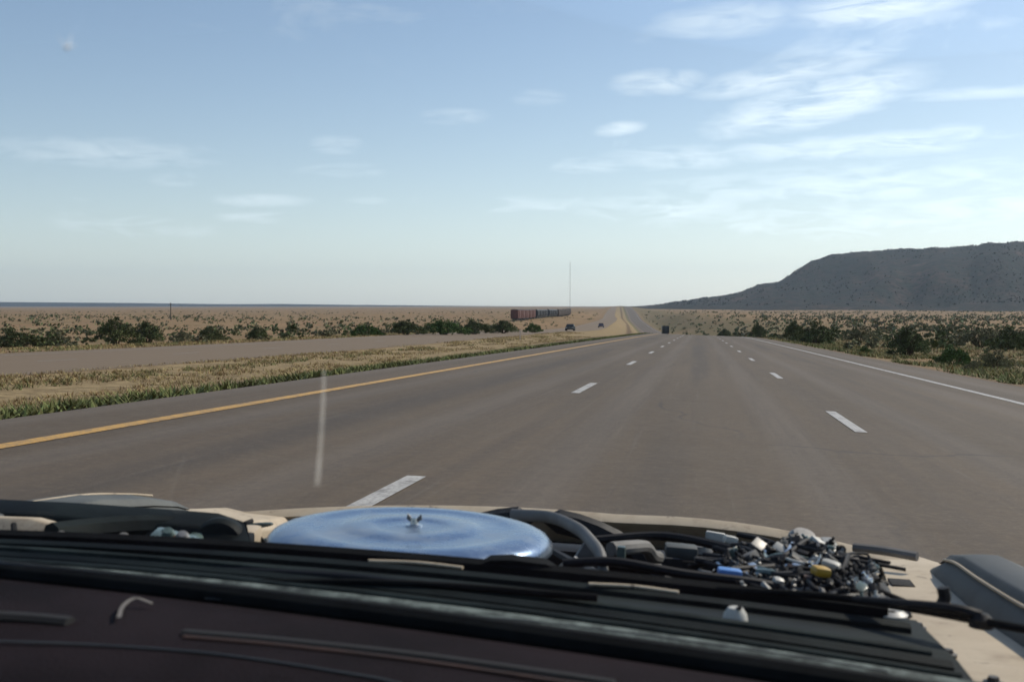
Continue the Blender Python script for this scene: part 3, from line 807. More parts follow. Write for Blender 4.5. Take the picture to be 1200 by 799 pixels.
def vehicle(loc, rz, mat, label, suv=False, pitch=0.0, group=None):
    """seen far off: forward is local +Y"""
    e = empty('car', loc, (pitch, 0, rz)); tag(e, label, 'car')
    L, W = 4.6, 1.82; hb, ht = (1.02, 1.72) if suv else (0.92, 1.43)
    ring = lambda y, z0, z1, w: [(-w / 2, y, z0), (-w / 2 * 1.0, y, (z0 + z1) / 2), (-w / 2 * .95, y, z1), (w / 2 * .95, y, z1), (w / 2, y, (z0 + z1) / 2), (w / 2, y, z0)]
    MB().loft([ring(-L / 2, .45, hb - .14, W * .92), ring(-L / 2 + .12, .30, hb - .02, W), ring(-L / 2 + .8, .26, hb, W), ring(.75, .26, hb, W), ring(L / 2 - .5, .28, hb - .16, W * .98), ring(L / 2, .42, hb - .34, W * .88)]).build('body', mat, e, bevel=.03)
    back = -L / 2 + (.18 if suv else .7)
    MB().loft([[(-W * .45, back, hb - .02), (W * .45, back, hb - .02), (W * .45, 1.0, hb - .02), (-W * .45, 1.0, hb - .02)],
               [(-W * .37, back + .35, ht), (W * .37, back + .35, ht), (W * .37, .2, ht), (-W * .37, .2, ht)]]).build('cabin', mat, e, bevel=.04)
    for (nm, a, b) in (('rear_window', (back + .02, back + .31), 0), ('windscreen', (.96, .28), 0)):
        y0, y1 = a; sgn = -1 if nm == 'rear_window' else 1
        MB().loft([[(-W * .40, y0 + sgn * .035, hb + .06), (W * .40, y0 + sgn * .035, hb + .06), (W * .40, y0 + sgn * .01, hb + .05), (-W * .40, y0 + sgn * .01, hb + .05)],
                   [(-W * .345, y1 + sgn * .035, ht - .05), (W * .345, y1 + sgn * .035, ht - .05), (W * .345, y1 + sgn * .01, ht - .06), (-W * .345, y1 + sgn * .01, ht - .06)]]).build(nm, M_WINGLASS, e)
    for s in (-1, 1):
        MB().loft([[(s * (W * .447 + .012), back + .25, hb + .04), (s * (W * .447 + .012), .85, hb + .04), (s * (W * .44), .85, hb + .04), (s * (W * .44), back + .25, hb + .04)],
                   [(s * (W * .38 + .012), back + .5, ht - .07), (s * (W * .38 + .012), .3, ht - .07), (s * (W * .37), .3, ht - .07), (s * (W * .37), back + .5, ht - .07)]]).build('side_window', M_WINGLASS, e)
        MB().box((s * W * .40, -L / 2 + .02, hb - .2), (.26, .08, .2), bev=.02).build('tail_light', M_REDLAMP, e)
        MB().box((s * W * .36, L / 2 - .06, .62), (.34, .1, .14), bev=.02).build('headlight', M_CLEARLAMP, e)
        for q in (-1.35, 1.4):
            w = MB().lathe([(.2, -.1), (.30, -.11), (.33, -.07), (.33, .07), (.30, .11), (.2, .1)], (s * (W / 2 - .08), q, .33), 20, (0, math.pi / 2, 0)).build('wheel', M_RUBBER, e)
            MB().lathe([(0, -.08), (.2, -.09), (.2, .09), (0, .08)], (s * (W / 2 - .08), q, .33), 16, (0, math.pi / 2, 0)).build('rim', M_RIM, w)
    MB().box((0, -L / 2 + .0, .48), (W * .9, .14, .2), bev=.03).build('bumper', M_STEEL, e)
    MB().box((0, L / 2 - .02, .46), (W * .86, .14, .2), bev=.03).build('bumper', M_STEEL, e)
    return e
M_CAR_A = material('black_car_paint', (0.012, 0.012, 0.014), 0.35, coat=.5)
M_CAR_B = material('dark_green_car_paint', (0.02, 0.024, 0.022), 0.75, spec=.1)
M_CAR_C = material('violet_blue_car_paint', (0.045, 0.040, 0.075), 0.75, spec=.1)
def on_road(u, y, zf, fwd):
    x = ROAD_X(y) + u; dx = (ROAD_X(y + 4) - ROAD_X(y - 4)) / 8; dz = (zf(u, y + 4) - zf(u, y - 4)) / 8
    return (x, y, zf(u, y) + 0.006), (math.atan2(-dx, 1) + (0 if fwd else math.pi)), (math.atan(dz) * (1 if fwd else -1))
M_TRAILER = material('dark_trailer_paint', (0.016, 0.015, 0.016), 0.5)
def truck(loc, rz, pitch, label):
    e = empty('semi_truck', loc, (pitch, 0, rz)); tag(e, label, 'truck')
    t_ = MB().box((0, 2.5, 2.6), (2.6, 13.0, 2.95), bev=.03).build('trailer', M_TRAILER, e)
    for s in (-1, 1):
        d = MB().box((s * .64, -4.03, 2.6), (1.22, .05, 2.8), bev=.01).build('rear_door', M_TRAILER, t_)
        MB().box((s * .95, -4.0, .98), (.3, .08, .14), bev=.02).build('tail_light', M_REDLAMP, e)
        for q in (-2.9, -1.6, 7.0, 8.3, 11.6):
            MB().lathe([(0, -.22), (.40, -.25), (.52, -.2), (.52, .2), (.40, .25), (0, .22)], (s * 1.02, q, .52), 20, (0, math.pi / 2, 0)).build('wheel', M_RUBBER, e)
    MB().box((0, -3.95, .62), (2.3, .1, .12), bev=.02).build('underride_bar', M_STEEL, e)
    MB().box((0, 3.6, .95), (1.0, 15, .25), bev=.02).build('chassis', M_STEEL, e)
    MB().loft([[(-1.2, 9.5, .9), (1.2, 9.5, .9), (1.2, 9.5, 3.6), (-1.2, 9.5, 3.6)], [(-1.2, 11.3, .9), (1.2, 11.3, .9), (1.1, 11.0, 3.2), (-1.1, 11.0, 3.2)]]).build('cab', M_CAR_A, e, bevel=.05)
    MB().box((0, 12.1, 1.35), (2.0, 1.7, 1.2), bev=.12).build('hood', M_CAR_A, e)
    return e
p, a, pt = on_road(0.6, 452, own_z, True); truck(p, a, pt, 'dark semi truck trailer far ahead just past the crest')
p, a, pt = on_road(-24.4, 238, opp_z, False); vehicle(p, a, M_CAR_B, 'dark oncoming car on the far carriageway, nearer of two', False, pt)
p, a, pt = on_road(-23.2, 380, opp_z, False); vehicle(p, a, M_CAR_C, 'violet blue oncoming car, farther of two', False, pt)

# ------------------------------------------------------------------ our own car: engine bay without its hood, seen over the dashboard
CAR = empty('hoodless_car', (0, 0, 0.004), (-0.0185, 0.033, 0)); tag(CAR, 'beige car without its hood, engine bay seen through the windshield', 'car')
CAR_M = Matrix.Translation((0, 0, 0.004)) @ Euler((-0.0185, 0.033, 0)).to_matrix().to_4x4()
CAR_I = CAR_M.inverted()
_c0 = CAR_I @ Vector((0, 0, CAM_H))
def K(px, py, y=None, z=None, x=None):
    """point in the car's own frame seen at a pixel, at a known station y, height z or offset x"""
    d = CAR_I.to_3x3() @ ray(px, py)
    k = ((y - _c0.y) / d.y) if y is not None else ((z - _c0.z) / d.z if z is not None else (x - _c0.x) / d.x)
    return _c0 + d * k

XC = -0.32
M_SEAL = material('dull_black_rubber', (0.009, 0.010, 0.0105), 0.85, var=0.35, scale=20, spec=.08)
def beige_material():
    m = bpy.data.materials.new('sun_faded_beige_paint'); m.use_nodes = True
    t = NT(m.node_tree); b = t.n['Principled BSDF']; tc = t.new('ShaderNodeTexCoord'); pos = tc.outputs['Object']
    c = t.mix(t.ramp(t.noise(pos, 4, 6, .6), .3, .7), (0.43, 0.345, 0.235), (0.55, 0.455, 0.325))
    c = t.mix(t.math('MULTIPLY', t.ramp(t.noise(pos, 11, 8, .75), .50, .72), .65), c, (0.27, 0.20, 0.13))
    c = t.mix(t.math('MULTIPLY', t.ramp(t.noise(t.mapping(pos, (1, 1, 1), (3, 8, 1)), 26, 8, .8), .58, .66), .85), c, (0.085, 0.060, 0.042))
    t.link(c, b.inputs['Base Color']); b.inputs['Roughness'].default_value = .6; b.inputs['Specular IOR Level'].default_value = .35
    bp = t.new('ShaderNodeBump'); bp.inputs['Strength'].default_value = .35; bp.inputs['Distance'].default_value = .003
    t.link(t.noise(pos, 20, 5), bp.inputs['Height']); t.link(bp.outputs[0], b.inputs['Normal'])
    return m
M_BEIGE = beige_material()
M_SHADE_RELAY = material('ridge_shade_and_relay_grey', (0.082, 0.089, 0.084), 0.7, var=0.35, scale=9, bump=.3)  # shade of the fender ridges as a grey colour; plain grey on the relay box
M_DKCAP = material('cap_shade_and_sill_dark', (0.022, 0.026, 0.027), 0.6, var=0.35, scale=9, bump=.3)  # shade painted onto the right ridge cap; own colour of sills and dash seams
M_COWL = material('dusty_black_green_cowl', (0.010, 0.0145, 0.014), 0.65, var=0.55, scale=7, bump=.3, spec=.12)
M_TRIM = material('oxidised_trim_strip', (0.120, 0.142, 0.130), 0.75, 0.0, var=0.75, scale=38, bump=.5, spec=.15)
M_DASH = material('dark_plum_dash_vinyl', (0.0135, 0.0098, 0.0118), 0.9, var=0.45, scale=5, bump=.5, bscale=350, spec=.06)
M_GAP = material('black_recess', (0.006, 0.006, 0.007), 0.9, var=0.2)
M_RUST = material('rust_brown_seam', (0.045, 0.020, 0.014), 0.8, var=0.4, scale=20)
M_ENGINE = material('oily_black_iron', (0.011, 0.011, 0.011), 0.55, 0.1, var=0.6, scale=10, bump=.5, spec=.3)
M_GREYMET = material('dull_grey_alloy', (0.22, 0.215, 0.205), 0.5, 0.5, var=0.35, scale=12, bump=.3)
M_HOSE = material('grey_duct_hose', (0.17, 0.163, 0.15), 0.75, var=0.3, scale=12, bump=.3)
M_BLUELID = material('blue_anodised_lid', (0.25, 0.36, 0.50), 0.30, 0.8, var=0.28, scale=9, bump=.06, bscale=30)
def lid_material():
    m = bpy.data.materials.new('dusty_blue_lid'); m.use_nodes = True
    t = NT(m.node_tree); b = t.n['Principled BSDF']; tc = t.new('ShaderNodeTexCoord'); pos = tc.outputs['Object']
    n1 = t.noise(pos, 14, 6, 0.7); n2 = t.noise(t.mapping(pos, (2, 40, 1), (0, 0, 0), (0, 0, .5)), 6, 6, .7); n3 = t.noise(t.mapping(pos, (50, 3, 1), (4, 0, 0), (0, 0, .2)), 5, 6, .7)
    c = t.mix(t.ramp(n1, .35, .65), (0.22, 0.30, 0.42), (0.31, 0.39, 0.49))
    scr = t.math('MAXIMUM', t.ramp(n2, .62, .70), t.ramp(n3, .64, .71))
    c = t.mix(t.math('MULTIPLY', scr, .35), c, (0.40, 0.46, 0.52))
    dust = t.ramp(t.noise(pos, 7, 8, .75), .45, .75)
    c = t.mix(t.math('MULTIPLY', dust, .45), c, (0.26, 0.29, 0.31))
    t.link(c, b.inputs['Base Color'])
    t.link(t.math('SUBTRACT', .85, t.math('MULTIPLY', dust, .5)), b.inputs['Metallic'])
    t.link(t.math('ADD', .24, t.math('ADD', t.math('MULTIPLY', dust, .25), t.math('MULTIPLY', scr, .15))), b.inputs['Roughness'])
    bp = t.new('ShaderNodeBump'); bp.inputs['Strength'].default_value = .25; bp.inputs['Distance'].default_value = .002
    t.link(t.noise(pos, 16, 3), bp.inputs['Height']); t.link(bp.outputs[0], b.inputs['Normal'])
    return m
M_BLUELID = lid_material()
M_CHROME = material('chrome', (0.62, 0.63, 0.64), 0.2, 0.95, var=0.15)
M_PLASTICW = material('yellowed_white_plastic', (0.52, 0.50, 0.44), 0.45, var=0.25, scale=14)
M_RED = material('red_cable', (0.30, 0.022, 0.02), 0.5)
M_BLUE = material('blue_plastic', (0.10, 0.25, 0.58), 0.4)
M_YEL = material('yellow_plastic', (0.52, 0.31, 0.03), 0.45)
M_GREENG = material('greenish_dusty_glass', (0.10, 0.14, 0.125), 0.25, var=0.4, scale=20)
M_WIRE = material('black_wire', (0.009, 0.009, 0.010), 0.6, spec=.25)
M_COPPER = material('copper_brown_fitting', (0.16, 0.085, 0.05), 0.6, 0.3)
M_RAIL = material('dusty_cowl_rail', (0.034, 0.045, 0.042), 0.7, var=.5, scale=15, spec=.15)

def W3(name, parent=None): return MB()
# --- body sides, fenders (mirror about XC)
def mir(p, s): return (p[0] if s > 0 else 2 * XC - p[0], p[1], p[2])
PL = lambda y, s: float(np.interp(y, [.7, 1.0, 1.3, 1.6, 2.0, 2.2, 2.32], [.80, .775, .728, .70, .684, .665, .60])) + (0 if s > 0 else float(np.interp(y, [1.0, 1.7, 2.0, 2.3], [.03, .036, .010, 0])))
for s in (1, -1):
    rings = []
    for (y, dx) in ((.70, 0), (.85, 0), (1.0, 0), (1.15, 0), (1.3, 0), (1.45, 0), (1.6, 0), (1.8, -.01), (2.02, -.03), (2.2, -.07), (2.3, -.14)):
        z = PL(y, s)
        rings.append([mir(p, s) for p in [(.205, y, .42), (.205, y, z - .022), (.225, y, z - .004), (.33, y, z), (.40 + dx * .5, y, z + .006), (.47 + dx, y, z - .004), (.52 + dx, y, z - .06), (.545 + dx, y, .50), (.535 + dx, y, .30),
                                          (.50 + dx, y, .30), (.50 + dx, y, .48), (.26, y, .50), (.24, y, .42)]])
    f = MB().loft(rings).build('fender', M_BEIGE, CAR, bevel=.004)
    # raised ridge along the fender; its shade is painted in as grey flank, dark cap
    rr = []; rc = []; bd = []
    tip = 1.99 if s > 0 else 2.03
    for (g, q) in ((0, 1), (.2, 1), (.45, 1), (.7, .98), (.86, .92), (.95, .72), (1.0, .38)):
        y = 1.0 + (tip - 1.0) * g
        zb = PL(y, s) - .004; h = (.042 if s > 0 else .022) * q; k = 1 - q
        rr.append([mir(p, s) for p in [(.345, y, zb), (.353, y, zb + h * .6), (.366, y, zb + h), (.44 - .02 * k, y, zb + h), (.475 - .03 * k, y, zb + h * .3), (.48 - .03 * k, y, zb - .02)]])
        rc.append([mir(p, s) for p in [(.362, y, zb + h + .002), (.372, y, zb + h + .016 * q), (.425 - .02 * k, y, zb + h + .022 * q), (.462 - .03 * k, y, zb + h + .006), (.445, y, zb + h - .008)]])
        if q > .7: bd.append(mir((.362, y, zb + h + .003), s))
    r = MB().loft(rr).build('fender_ridge', M_SHADE_RELAY, CAR, bevel=.003)
    MB().loft(rc).build('ridge_cap', M_DKCAP if s > 0 else M_SHADE_RELAY, r, bevel=.003)
    MB().tube(bd if s > 0 else [(p[0] - .055, p[1], p[2] + .0165) for p in bd], .0022, n=6).build('bead', M_BEIGE, r)
    for yb in (1.12, 1.32, 1.5, 1.7, 1.9):
        MB().lathe([(0, .006), (.005, .006), (.006, .002), (.010, .001), (.010, -.003)], mir((.245 if s > 0 else .25, yb, PL(yb, s)), s), 8).build('bolt', M_STEEL, f)
    # outer lower panel, wheel
    MB().box(mir((.53, .1, .52), s), (.03, 1.25, .62), bev=.01).build('door', M_BEIGE, CAR)
    MB().box(mir((.50, .1, .84), s), (.05, 1.25, .04), bev=.01).build('door_sill', M_DKCAP, CAR)
    w = MB().lathe([(.2, -.10), (.29, -.105), (.315, -.08), (.325, -.05), (.325, .05), (.315, .08), (.29, .105), (.2, .10)], mir((.41, 1.55, .325), s), 36, (0, math.pi / 2, 0)).build('wheel', M_RUBBER, CAR)
    MB().lathe([(0, -.05), (.08, -.07), (.2, -.08), (.2, .08), (.08, .07), (0, .05)], mir((.41, 1.55, .325), s), 28, (0, math.pi / 2, 0)).build('rim', M_RIM, w)
    # A-pillar
    MB().tube([mir((.49, .86, .80), s), mir((.44, .5, 1.08), s), mir((.38, .10, 1.34), s)], .035, n=10, flat=.7).build('pillar', M_BEIGE, CAR)
# roof over the seats
rf = []
for y, z in ((.16, 1.355), (.0, 1.395), (-.5, 1.42), (-1.2, 1.40)):
    rf.append([(XC + q * .72, y, z - .05 * q * q + dz) for q, dz in ((-1, 0), (-.5, 0), (0, 0), (.5, 0), (1, 0), (1, -.03), (.5, -.03), (0, -.03), (-.5, -.03), (-1, -.03))])
MB().loft(rf).build('roof', M_BEIGE, CAR)

# --- front panel with grille, beige lip along the top
arc = lambda q: 2.27 - .12 * q * q          # station of the nose along q = -1..1
def nose(q, dz=0, dy=0): return (XC + q * .70, arc(q) + dy, .690 - .035 * q * q + dz + .012 * max(0, 1 - ((q - .55) / .35) ** 2))
qs = [-1 + k / 12 for k in range(25)]
MB().loft([[nose(q, 0, -.03), nose(q, .012, 0), nose(q, .0, .05), nose(q, -.06, .09), nose(q, -.07, .05), nose(q, -.02, -.0)] for q in qs]).build('nose_panel', M_BEIGE, CAR, bevel=.002)
MB().loft([[nose(q, -.06, .075), nose(q, -.40, .06), nose(q, -.40, .03), nose(q, -.06, .03)] for q in qs]).build('grille', M_ENGINE, CAR)
for sx in (-1, 1):
    MB().lathe([(0, 0), (.085, .0), (.09, -.02), (.08, -.06), (0, -.08)], nose(sx * .75, -.2, .08), 24, (math.pi / 2, 0, 0)).build('headlight', M_CLEARLAMP, CAR)
MB().box((XC, 2.36, .36), (1.42, .10, .13), bev=.03).build('bumper', M_CHROME, CAR)
# radiator, tank, fan shroud
MB().box((XC, 2.10, .46), (.95, .06, .34), bev=.01).build('radiator', M_ENGINE, CAR)
rt = MB().box((XC + .02, 2.08, .640), (.88, .075, .055), bev=.016).build('radiator_tank', M_ENGINE, CAR)
MB().lathe([(0, 0), (.024, 0), (.03, .008), (.028, .02), (.012, .026), (0, .026)], (XC + .28, 2.08, .667), 18).build('radiator_cap', M_GREYMET, rt)
sh = [(XC + .27 * math.cos(a), 1.99, .50 + .23 * math.sin(a)) for a in [k * math.pi / 12 for k in range(25)]]
MB().tube(sh, .022, n=8, sm=2).build('fan_shroud', M_ENGINE, CAR)
for k in range(6):
    a = k * math.pi / 3
    MB().box((XC + .12 * math.cos(a), 1.97, .50 + .12 * math.sin(a)), (.20, .012, .055), (0.35, -a, 0), bev=.004).build('fan_blade', M_GREYMET, CAR)
# bay floor and firewall
MB().box((XC, 1.72, .30), (1.10, 0.95, .03)).build('bay_floor', M_GAP, CAR)
MB().box((XC, 1.21, .535), (1.02, .02, .47)).build('firewall', M_ENGINE, CAR)

# --- engine
EX = -0.395
eng = MB().box((EX, 1.58, .48), (.36, .62, .24), bev=.02).build('engine_block', M_ENGINE, CAR)
for s in (-1, 1):
    v = MB().box((EX + s * .19, 1.58, .635), (.15, .54, .085), (0, s * .5, 0), bev=.03).build('valve_cover', M_ENGINE, CAR)
    for k in range(5): MB().box((EX + s * .205, 1.38 + k * .1, .683), (.10, .012, .012), (0, s * .5, 0), bev=.003).build('cover_rib', M_GREYMET, v)
    for k in range(4):
        MB().tube([(EX + s * .27, 1.40 + k * .12, .60), (EX + s * .33, 1.39 + k * .12, .66), (EX + s * .30, 1.5, .71), (EX + s * .12, 1.78, .72)], .006, n=6).build('spark_plug_wire', M_WIRE, CAR)
MB().box((EX, 1.56, .66), (.24, .42, .07), bev=.02).build('intake_manifold', M_GREYMET, CAR)
MB().lathe([(0, 0), (.07, 0), (.07, .06), (0, .06)], (EX, 1.53, .69), 20).build('carburettor', M_GREYMET, CAR)

# air cleaner: shallow blue lid with a raised ring and a wing nut, on a black filter can
ctr = K(482, 619.5, y=1.525); AZ = ctr.z; AX, AY = ctr.x, ctr.y
ac = MB().lathe([(.04, -.075), (.165, -.075), (.175, -.065), (.175, -.02), (.165, -.014)], (AX, AY, AZ), 64).build('air_filter_can', M_ENGINE, CAR)
lid = MB().lathe([(0, .004), (.020, .004), (.045, .003), (.052, .0045), (.058, .0055), (.088, .0050), (.096, .0028), (.104, .0020), (.132, .0012), (.142, .0026), (.150, .0034), (.168, .0026),
                  (.182, -.001), (.192, -.006), (.1985, -.014), (.1995, -.022), (.197, -.024), (.19, -.016), (.15, -.010), (0, -.010)], (AX, AY, AZ), 96).build('air_cleaner_lid', M_BLUELID, CAR, angle=60)
NX, NY, NZ = AX + .004, AY, AZ + .004
nut = MB().lathe([(0, 0), (.012, 0), (.012, .002), (.006, .003), (.005, .012), (0, .013)], (NX, NY, NZ), 16).build('wing_nut', M_CHROME, lid)
for s in (-1, 1):
    MB().loft([[(NX + s * .003, NY - .002, NZ + .004), (NX + s * .003, NY + .002, NZ + .004), (NX + s * .003, NY + .002, NZ + .011), (NX + s * .003, NY - .002, NZ + .011)],
               [(NX + s * .011, NY - .0015, NZ + .010), (NX + s * .011, NY + .0015, NZ + .010), (NX + s * .010, NY + .0015, NZ + .018), (NX + s * .010, NY - .0015, NZ + .018)]]).build('wing', M_GREYMET, nut, bevel=.0006)

# grey duct sweeping round the right of the air cleaner
MB().tube([K(600, 603, y=1.80), K(645, 606, y=1.76), K(676, 619, y=1.62), K(694, 636, y=1.50), K(705, 654, y=1.40), K(708, 690, y=1.33)], .0065, n=12, flat=1.5).build('air_duct', M_HOSE, CAR)
# upper radiator hose, heater hoses
MB().tube([K(716, 643, y=1.70), K(738, 641, y=1.74), K(756, 641, y=1.82), K(764, 651, y=1.86), K(772, 653, y=1.95)], .011, n=10).build('radiator_hose', M_HOSE, CAR)
MB().box(K(798, 645, y=1.80), (.050, .04, .018), (0, .04, .1), bev=.004).build('relay_box', M_SHADE_RELAY, CAR)
MB().box(K(838, 629, y=2.02), (.034, .012, .018), (0, .1, 0), bev=.003).build('label_plate', M_PLASTICW, CAR)
MB().box(K(728, 652, y=1.58), (.012, .012, .03), bev=.003).build('bracket', M_GREENG, CAR)
MB().tube([K(690, 633, y=1.95), K(780, 628, y=1.98), K(870, 646, y=1.9), K(940, 662, y=1.75)], .008, n=8).build('wire_loom', M_WIRE, CAR)
MB().tube([K(660, 660, y=1.36), K(720, 658, y=1.36), K(800, 672, y=1.36), K(880, 682, y=1.37), K(930, 692, y=1.38)], .006, n=8).build('heater_hose', M_WIRE, CAR)
MB().tube([K(690, 676, y=1.30), K(760, 684, y=1.30), K(840, 692, y=1.31), K(920, 700, y=1.32)], .007, n=8).build('heater_hose', M_COWL, CAR)

# --- right hand clutter: battery, washer tank, relays, cables
bat = MB().box(K(915, 678, y=1.60) - Vector((0, 0, .075)), (.17, .22, .12), (0, .02, .05), bev=.006).build('battery_case', M_ENGINE, CAR)
MB().box(K(915, 661, y=1.60) - Vector((0, 0, .045)), (.175, .225, .018), (0, .02, .05), bev=.005).build('battery_lid', M_GREYMET, bat)
for k, (px, py, yy) in enumerate(((866, 656, 1.60), (955, 668, 1.58))):
    t_ = MB().lathe([(0, 0), (.010, 0), (.008, .018), (0, .018)], K(px, py, y=yy), 12).build('battery_post', M_PLASTICW, bat)
MB().box(K(856, 632, y=1.84), (.022, .018, .012), (0, .2, .3), bev=.004).build('cable_clamp', M_PLASTICW, bat)
MB().loft([[K(868, 655, y=1.62), K(905, 658, y=1.62), K(905, 672, y=1.62), K(868, 668, y=1.62)], [K(880, 639, y=1.82), K(915, 641, y=1.82), K(915, 660, y=1.82), K(880, 656, y=1.82)]]).build('washer_tank', M_GREENG, CAR, bevel=.006)
MB().box(K(855, 670, y=1.42), (.030, .020, .009), (0, .08, 0.1), bev=.004).build('blue_connector', M_BLUE, CAR)
MB().box(K(962, 669, y=1.40), (.022, .018, .012), (.1, .15, .4), bev=.005).build('yellow_cap', M_YEL, CAR)
MB().box(K(948, 678, y=1.40), (.014, .012, .008), (.1, .1, .1), bev=.004).build('yellow_tab', M_COPPER, CAR)
MB().box(K(974, 661, y=1.44), (.024, .016, .010), (.1, .2, -.3), bev=.006).build('grey_connector', M_PLASTICW, CAR)
MB().box(K(912, 681, y=1.38), (.014, .012, .010), (.3, .2, .3), bev=.005).build('white_connector', M_PLASTICW, CAR)
MB().tube([K(848, 690, y=1.40), K(862, 692, y=1.40), K(885, 694, y=1.39), K(905, 695, y=1.39)], .006, n=8).build('red_cable', M_RED, CAR)
MB().box(K(864, 691, y=1.39), (.012, .012, .012), bev=.003).build('cable_end', M_PLASTICW, CAR)
MB().tube([K(905, 660, y=1.52), K(925, 648, y=1.56), K(945, 634, y=1.62), K(962, 634, y=1.64)], .0045, n=8).build('black_cable', M_WIRE, CAR)
MB().lathe([(0, 0), (.020, 0), (.022, .006), (.022, .016), (.016, .024), (0, .025)], K(938, 641, y=1.70), 24, (.35, .2, 0)).build('reservoir_cap', M_GREYMET, CAR)
MB().lathe([(0, 0), (.018, 0), (.02, .006), (.017, .015), (0, .017)], K(966, 646, y=1.66), 20, (.2, -.25, 0)).build('reservoir_cap', M_PLASTICW, CAR)
MB().tube([K(925, 662, y=1.5), K(934, 674, y=1.46), K(928, 688, y=1.43)], .0035, n=8).build('copper_pipe', M_COPPER, CAR)
cr = random.Random(12)
clut = [M_WIRE, M_ENGINE, M_GREYMET, M_WIRE, M_GREENG, M_WIRE, M_ENGINE, M_HOSE, M_WIRE, M_PLASTICW, M_WIRE]
def tangle(n, x0, x1, ylo, yhi, mats):
    for k in range(n):
        px = cr.uniform(x0, x1); py = cr.uniform(ylo(px), yhi(px)); y0 = 1.62 - (py - 636) / 100 * .46
        p0 = K(px, py, y=y0); m_ = mats[k % len(mats)]
        if k % 4 == 0:
            MB().box(p0, (cr.uniform(.006, .026), cr.uniform(.006, .024), cr.uniform(.004, .014)), (cr.uniform(-.6, .6), cr.uniform(-.6, .6), cr.uniform(-1, 1)), bev=.0015).build('connector', m_, CAR)
        elif k % 4 != 3:
            q = [p0 + Vector((cr.uniform(-.06, .06), cr.uniform(-.06, .06), cr.uniform(-.035, .006))) for _ in range(3)]
            MB().tube([q[0], p0, q[1], q[2]], cr.uniform(.0016, .0045), n=7).build('cable', m_, CAR)
        else:
            MB().lathe([(0, 0), (.007, 0), (.007, .003), (.0045, .004), (.0045, .008), (.002, .009), (.002, .014), (0, .014)], p0, 10, (cr.uniform(-.8, .8), cr.uniform(-.8, .8), 0)).build('fitting', m_, CAR)
clut += [M_WIRE, M_ENGINE, M_WIRE, M_CHROME, M_ENGINE, M_WIRE]
tangle(230, 842, 1030, lambda p: 634 + max(0, p - 960) * .35 + max(0, 900 - p) * .12, lambda p: 695 + max(0, p - 930) * .35, clut)
tangle(46, 95, 292, lambda p: 606, lambda p: 652, [M_WIRE, M_ENGINE, M_COWL, M_WIRE, M_GREENG, M_WIRE, M_ENGINE, M_HOSE, M_COWL])
# dark shock tower dome leaning against the right fender
MB().loft([[K(985, 648, y=1.72), K(1000, 645, y=1.78), K(1008, 650, y=1.76)], [K(985, 690, y=1.42), K(1020, 672, y=1.55), K(1045, 690, y=1.45)],
           [K(985, 730, y=1.22), K(1040, 712, y=1.28), K(1068, 738, y=1.24)]], cap=True).build('shock_tower', M_ENGINE, CAR, bevel=.006)
MB().tube([K(1000, 641, y=2.02), K(1035, 645, y=2.0), K(1075, 652, y=1.97)], .008, n=8).build('hood_prop_rod', M_HOSE, CAR)
ps = K(1057, 662, y=1.86); MB().box((ps.x, ps.y, PL(ps.y, 1) - .001), (.035, .05, .004), bev=.001).build('fender_slot', M_GAP, CAR)
for (px, py, yy) in ((975, 711, 1.25), (990, 712, 1.25), (1043, 725, 1.22)):
    MB().lathe([(.006, 0), (.017, 0), (.018, .006), (.012, .010), (.006, .008)], K(px, py, y=yy), 16).build('bracket_ring', M_PLASTICW, CAR)

# --- left hand: brake booster and master cylinder, dark inner apron
MB().lathe([(0, .022), (.012, .022), (.02, .012), (.034, .008), (.038, 0), (.038, -.02), (.030, -.035), (0, -.04)], K(256, 640, y=1.46), 36, (math.pi / 2, 0, 0.2)).build('brake_booster', M_COWL, CAR)
mc = MB().tube([K(245, 632, y=1.50), K(222, 645, y=1.42), K(190, 640, y=1.36)], .022, n=14).build('master_cylinder', M_GREENG, CAR)
MB().box(K(207, 640, y=1.37), (.070, .05, .028), (.1, .25, .2), bev=.009).build('fluid_reservoir', M_GREENG, CAR)
MB().tube([K(172, 652, y=1.30), K(205, 656, y=1.29), K(232, 655, y=1.29), K(238, 645, y=1.30), K(226, 633, y=1.32)], .005, n=8).build('brake_pipe', M_GREENG, CAR)
for (px, py, mt) in ((204, 637, M_COPPER), (214, 632, M_GREYMET), (197, 628, M_GREENG), (234, 642, M_GREYMET), (145, 634, M_HOSE), (72, 632, M_HOSE), (140, 636, M_HOSE)):
    MB().lathe([(0, 0), (.008, 0), (.009, .004), (.006, .010), (0, .011)], K(px, py, y=1.31), 12, (.5, .2, 0)).build('fitting', mt, CAR)
ap = [(-40, 582), (90, 588), (205, 596), (256, 600), (290, 612), (296, 640), (288, 668), (180, 668), (92, 640), (84, 624), (40, 611), (-40, 606)]
MB().loft([[K(px, py, y=1.50 if py < 625 else 1.42) for px, py in ap], [K(px, py, y=1.50 if py < 625 else 1.42) - Vector((0, .05, .012)) for px, py in ap]]).build('inner_apron', M_COWL, CAR, bevel=.004)
MB().tube([K(-30, 637, y=1.30), K(120, 641, y=1.32), K(190, 640, y=1.34)], .012, n=8).build('cable_loom', M_COWL, CAR)
MB().tube([K(60, 628, y=1.34), K(110, 622, y=1.40), K(180, 618, y=1.46), K(250, 624, y=1.5)], .018, n=8).build('cable_loom', M_COWL, CAR)
MB().loft([[K(px, py, y=yy) for px, py, yy in ((-45, 604, 1.37), (35, 607, 1.37), (72, 617, 1.36), (60, 628, 1.35), (28, 634, 1.34), (-45, 640, 1.33))], [K(px, py, y=yy) + Vector((0, .03, -.004)) for px, py, yy in ((-45, 604, 1.37), (35, 607, 1.37), (72, 617, 1.36), (60, 628, 1.35), (28, 634, 1.34), (-45, 640, 1.33))]]).build('apron_brace', M_BEIGE, CAR, bevel=.003)
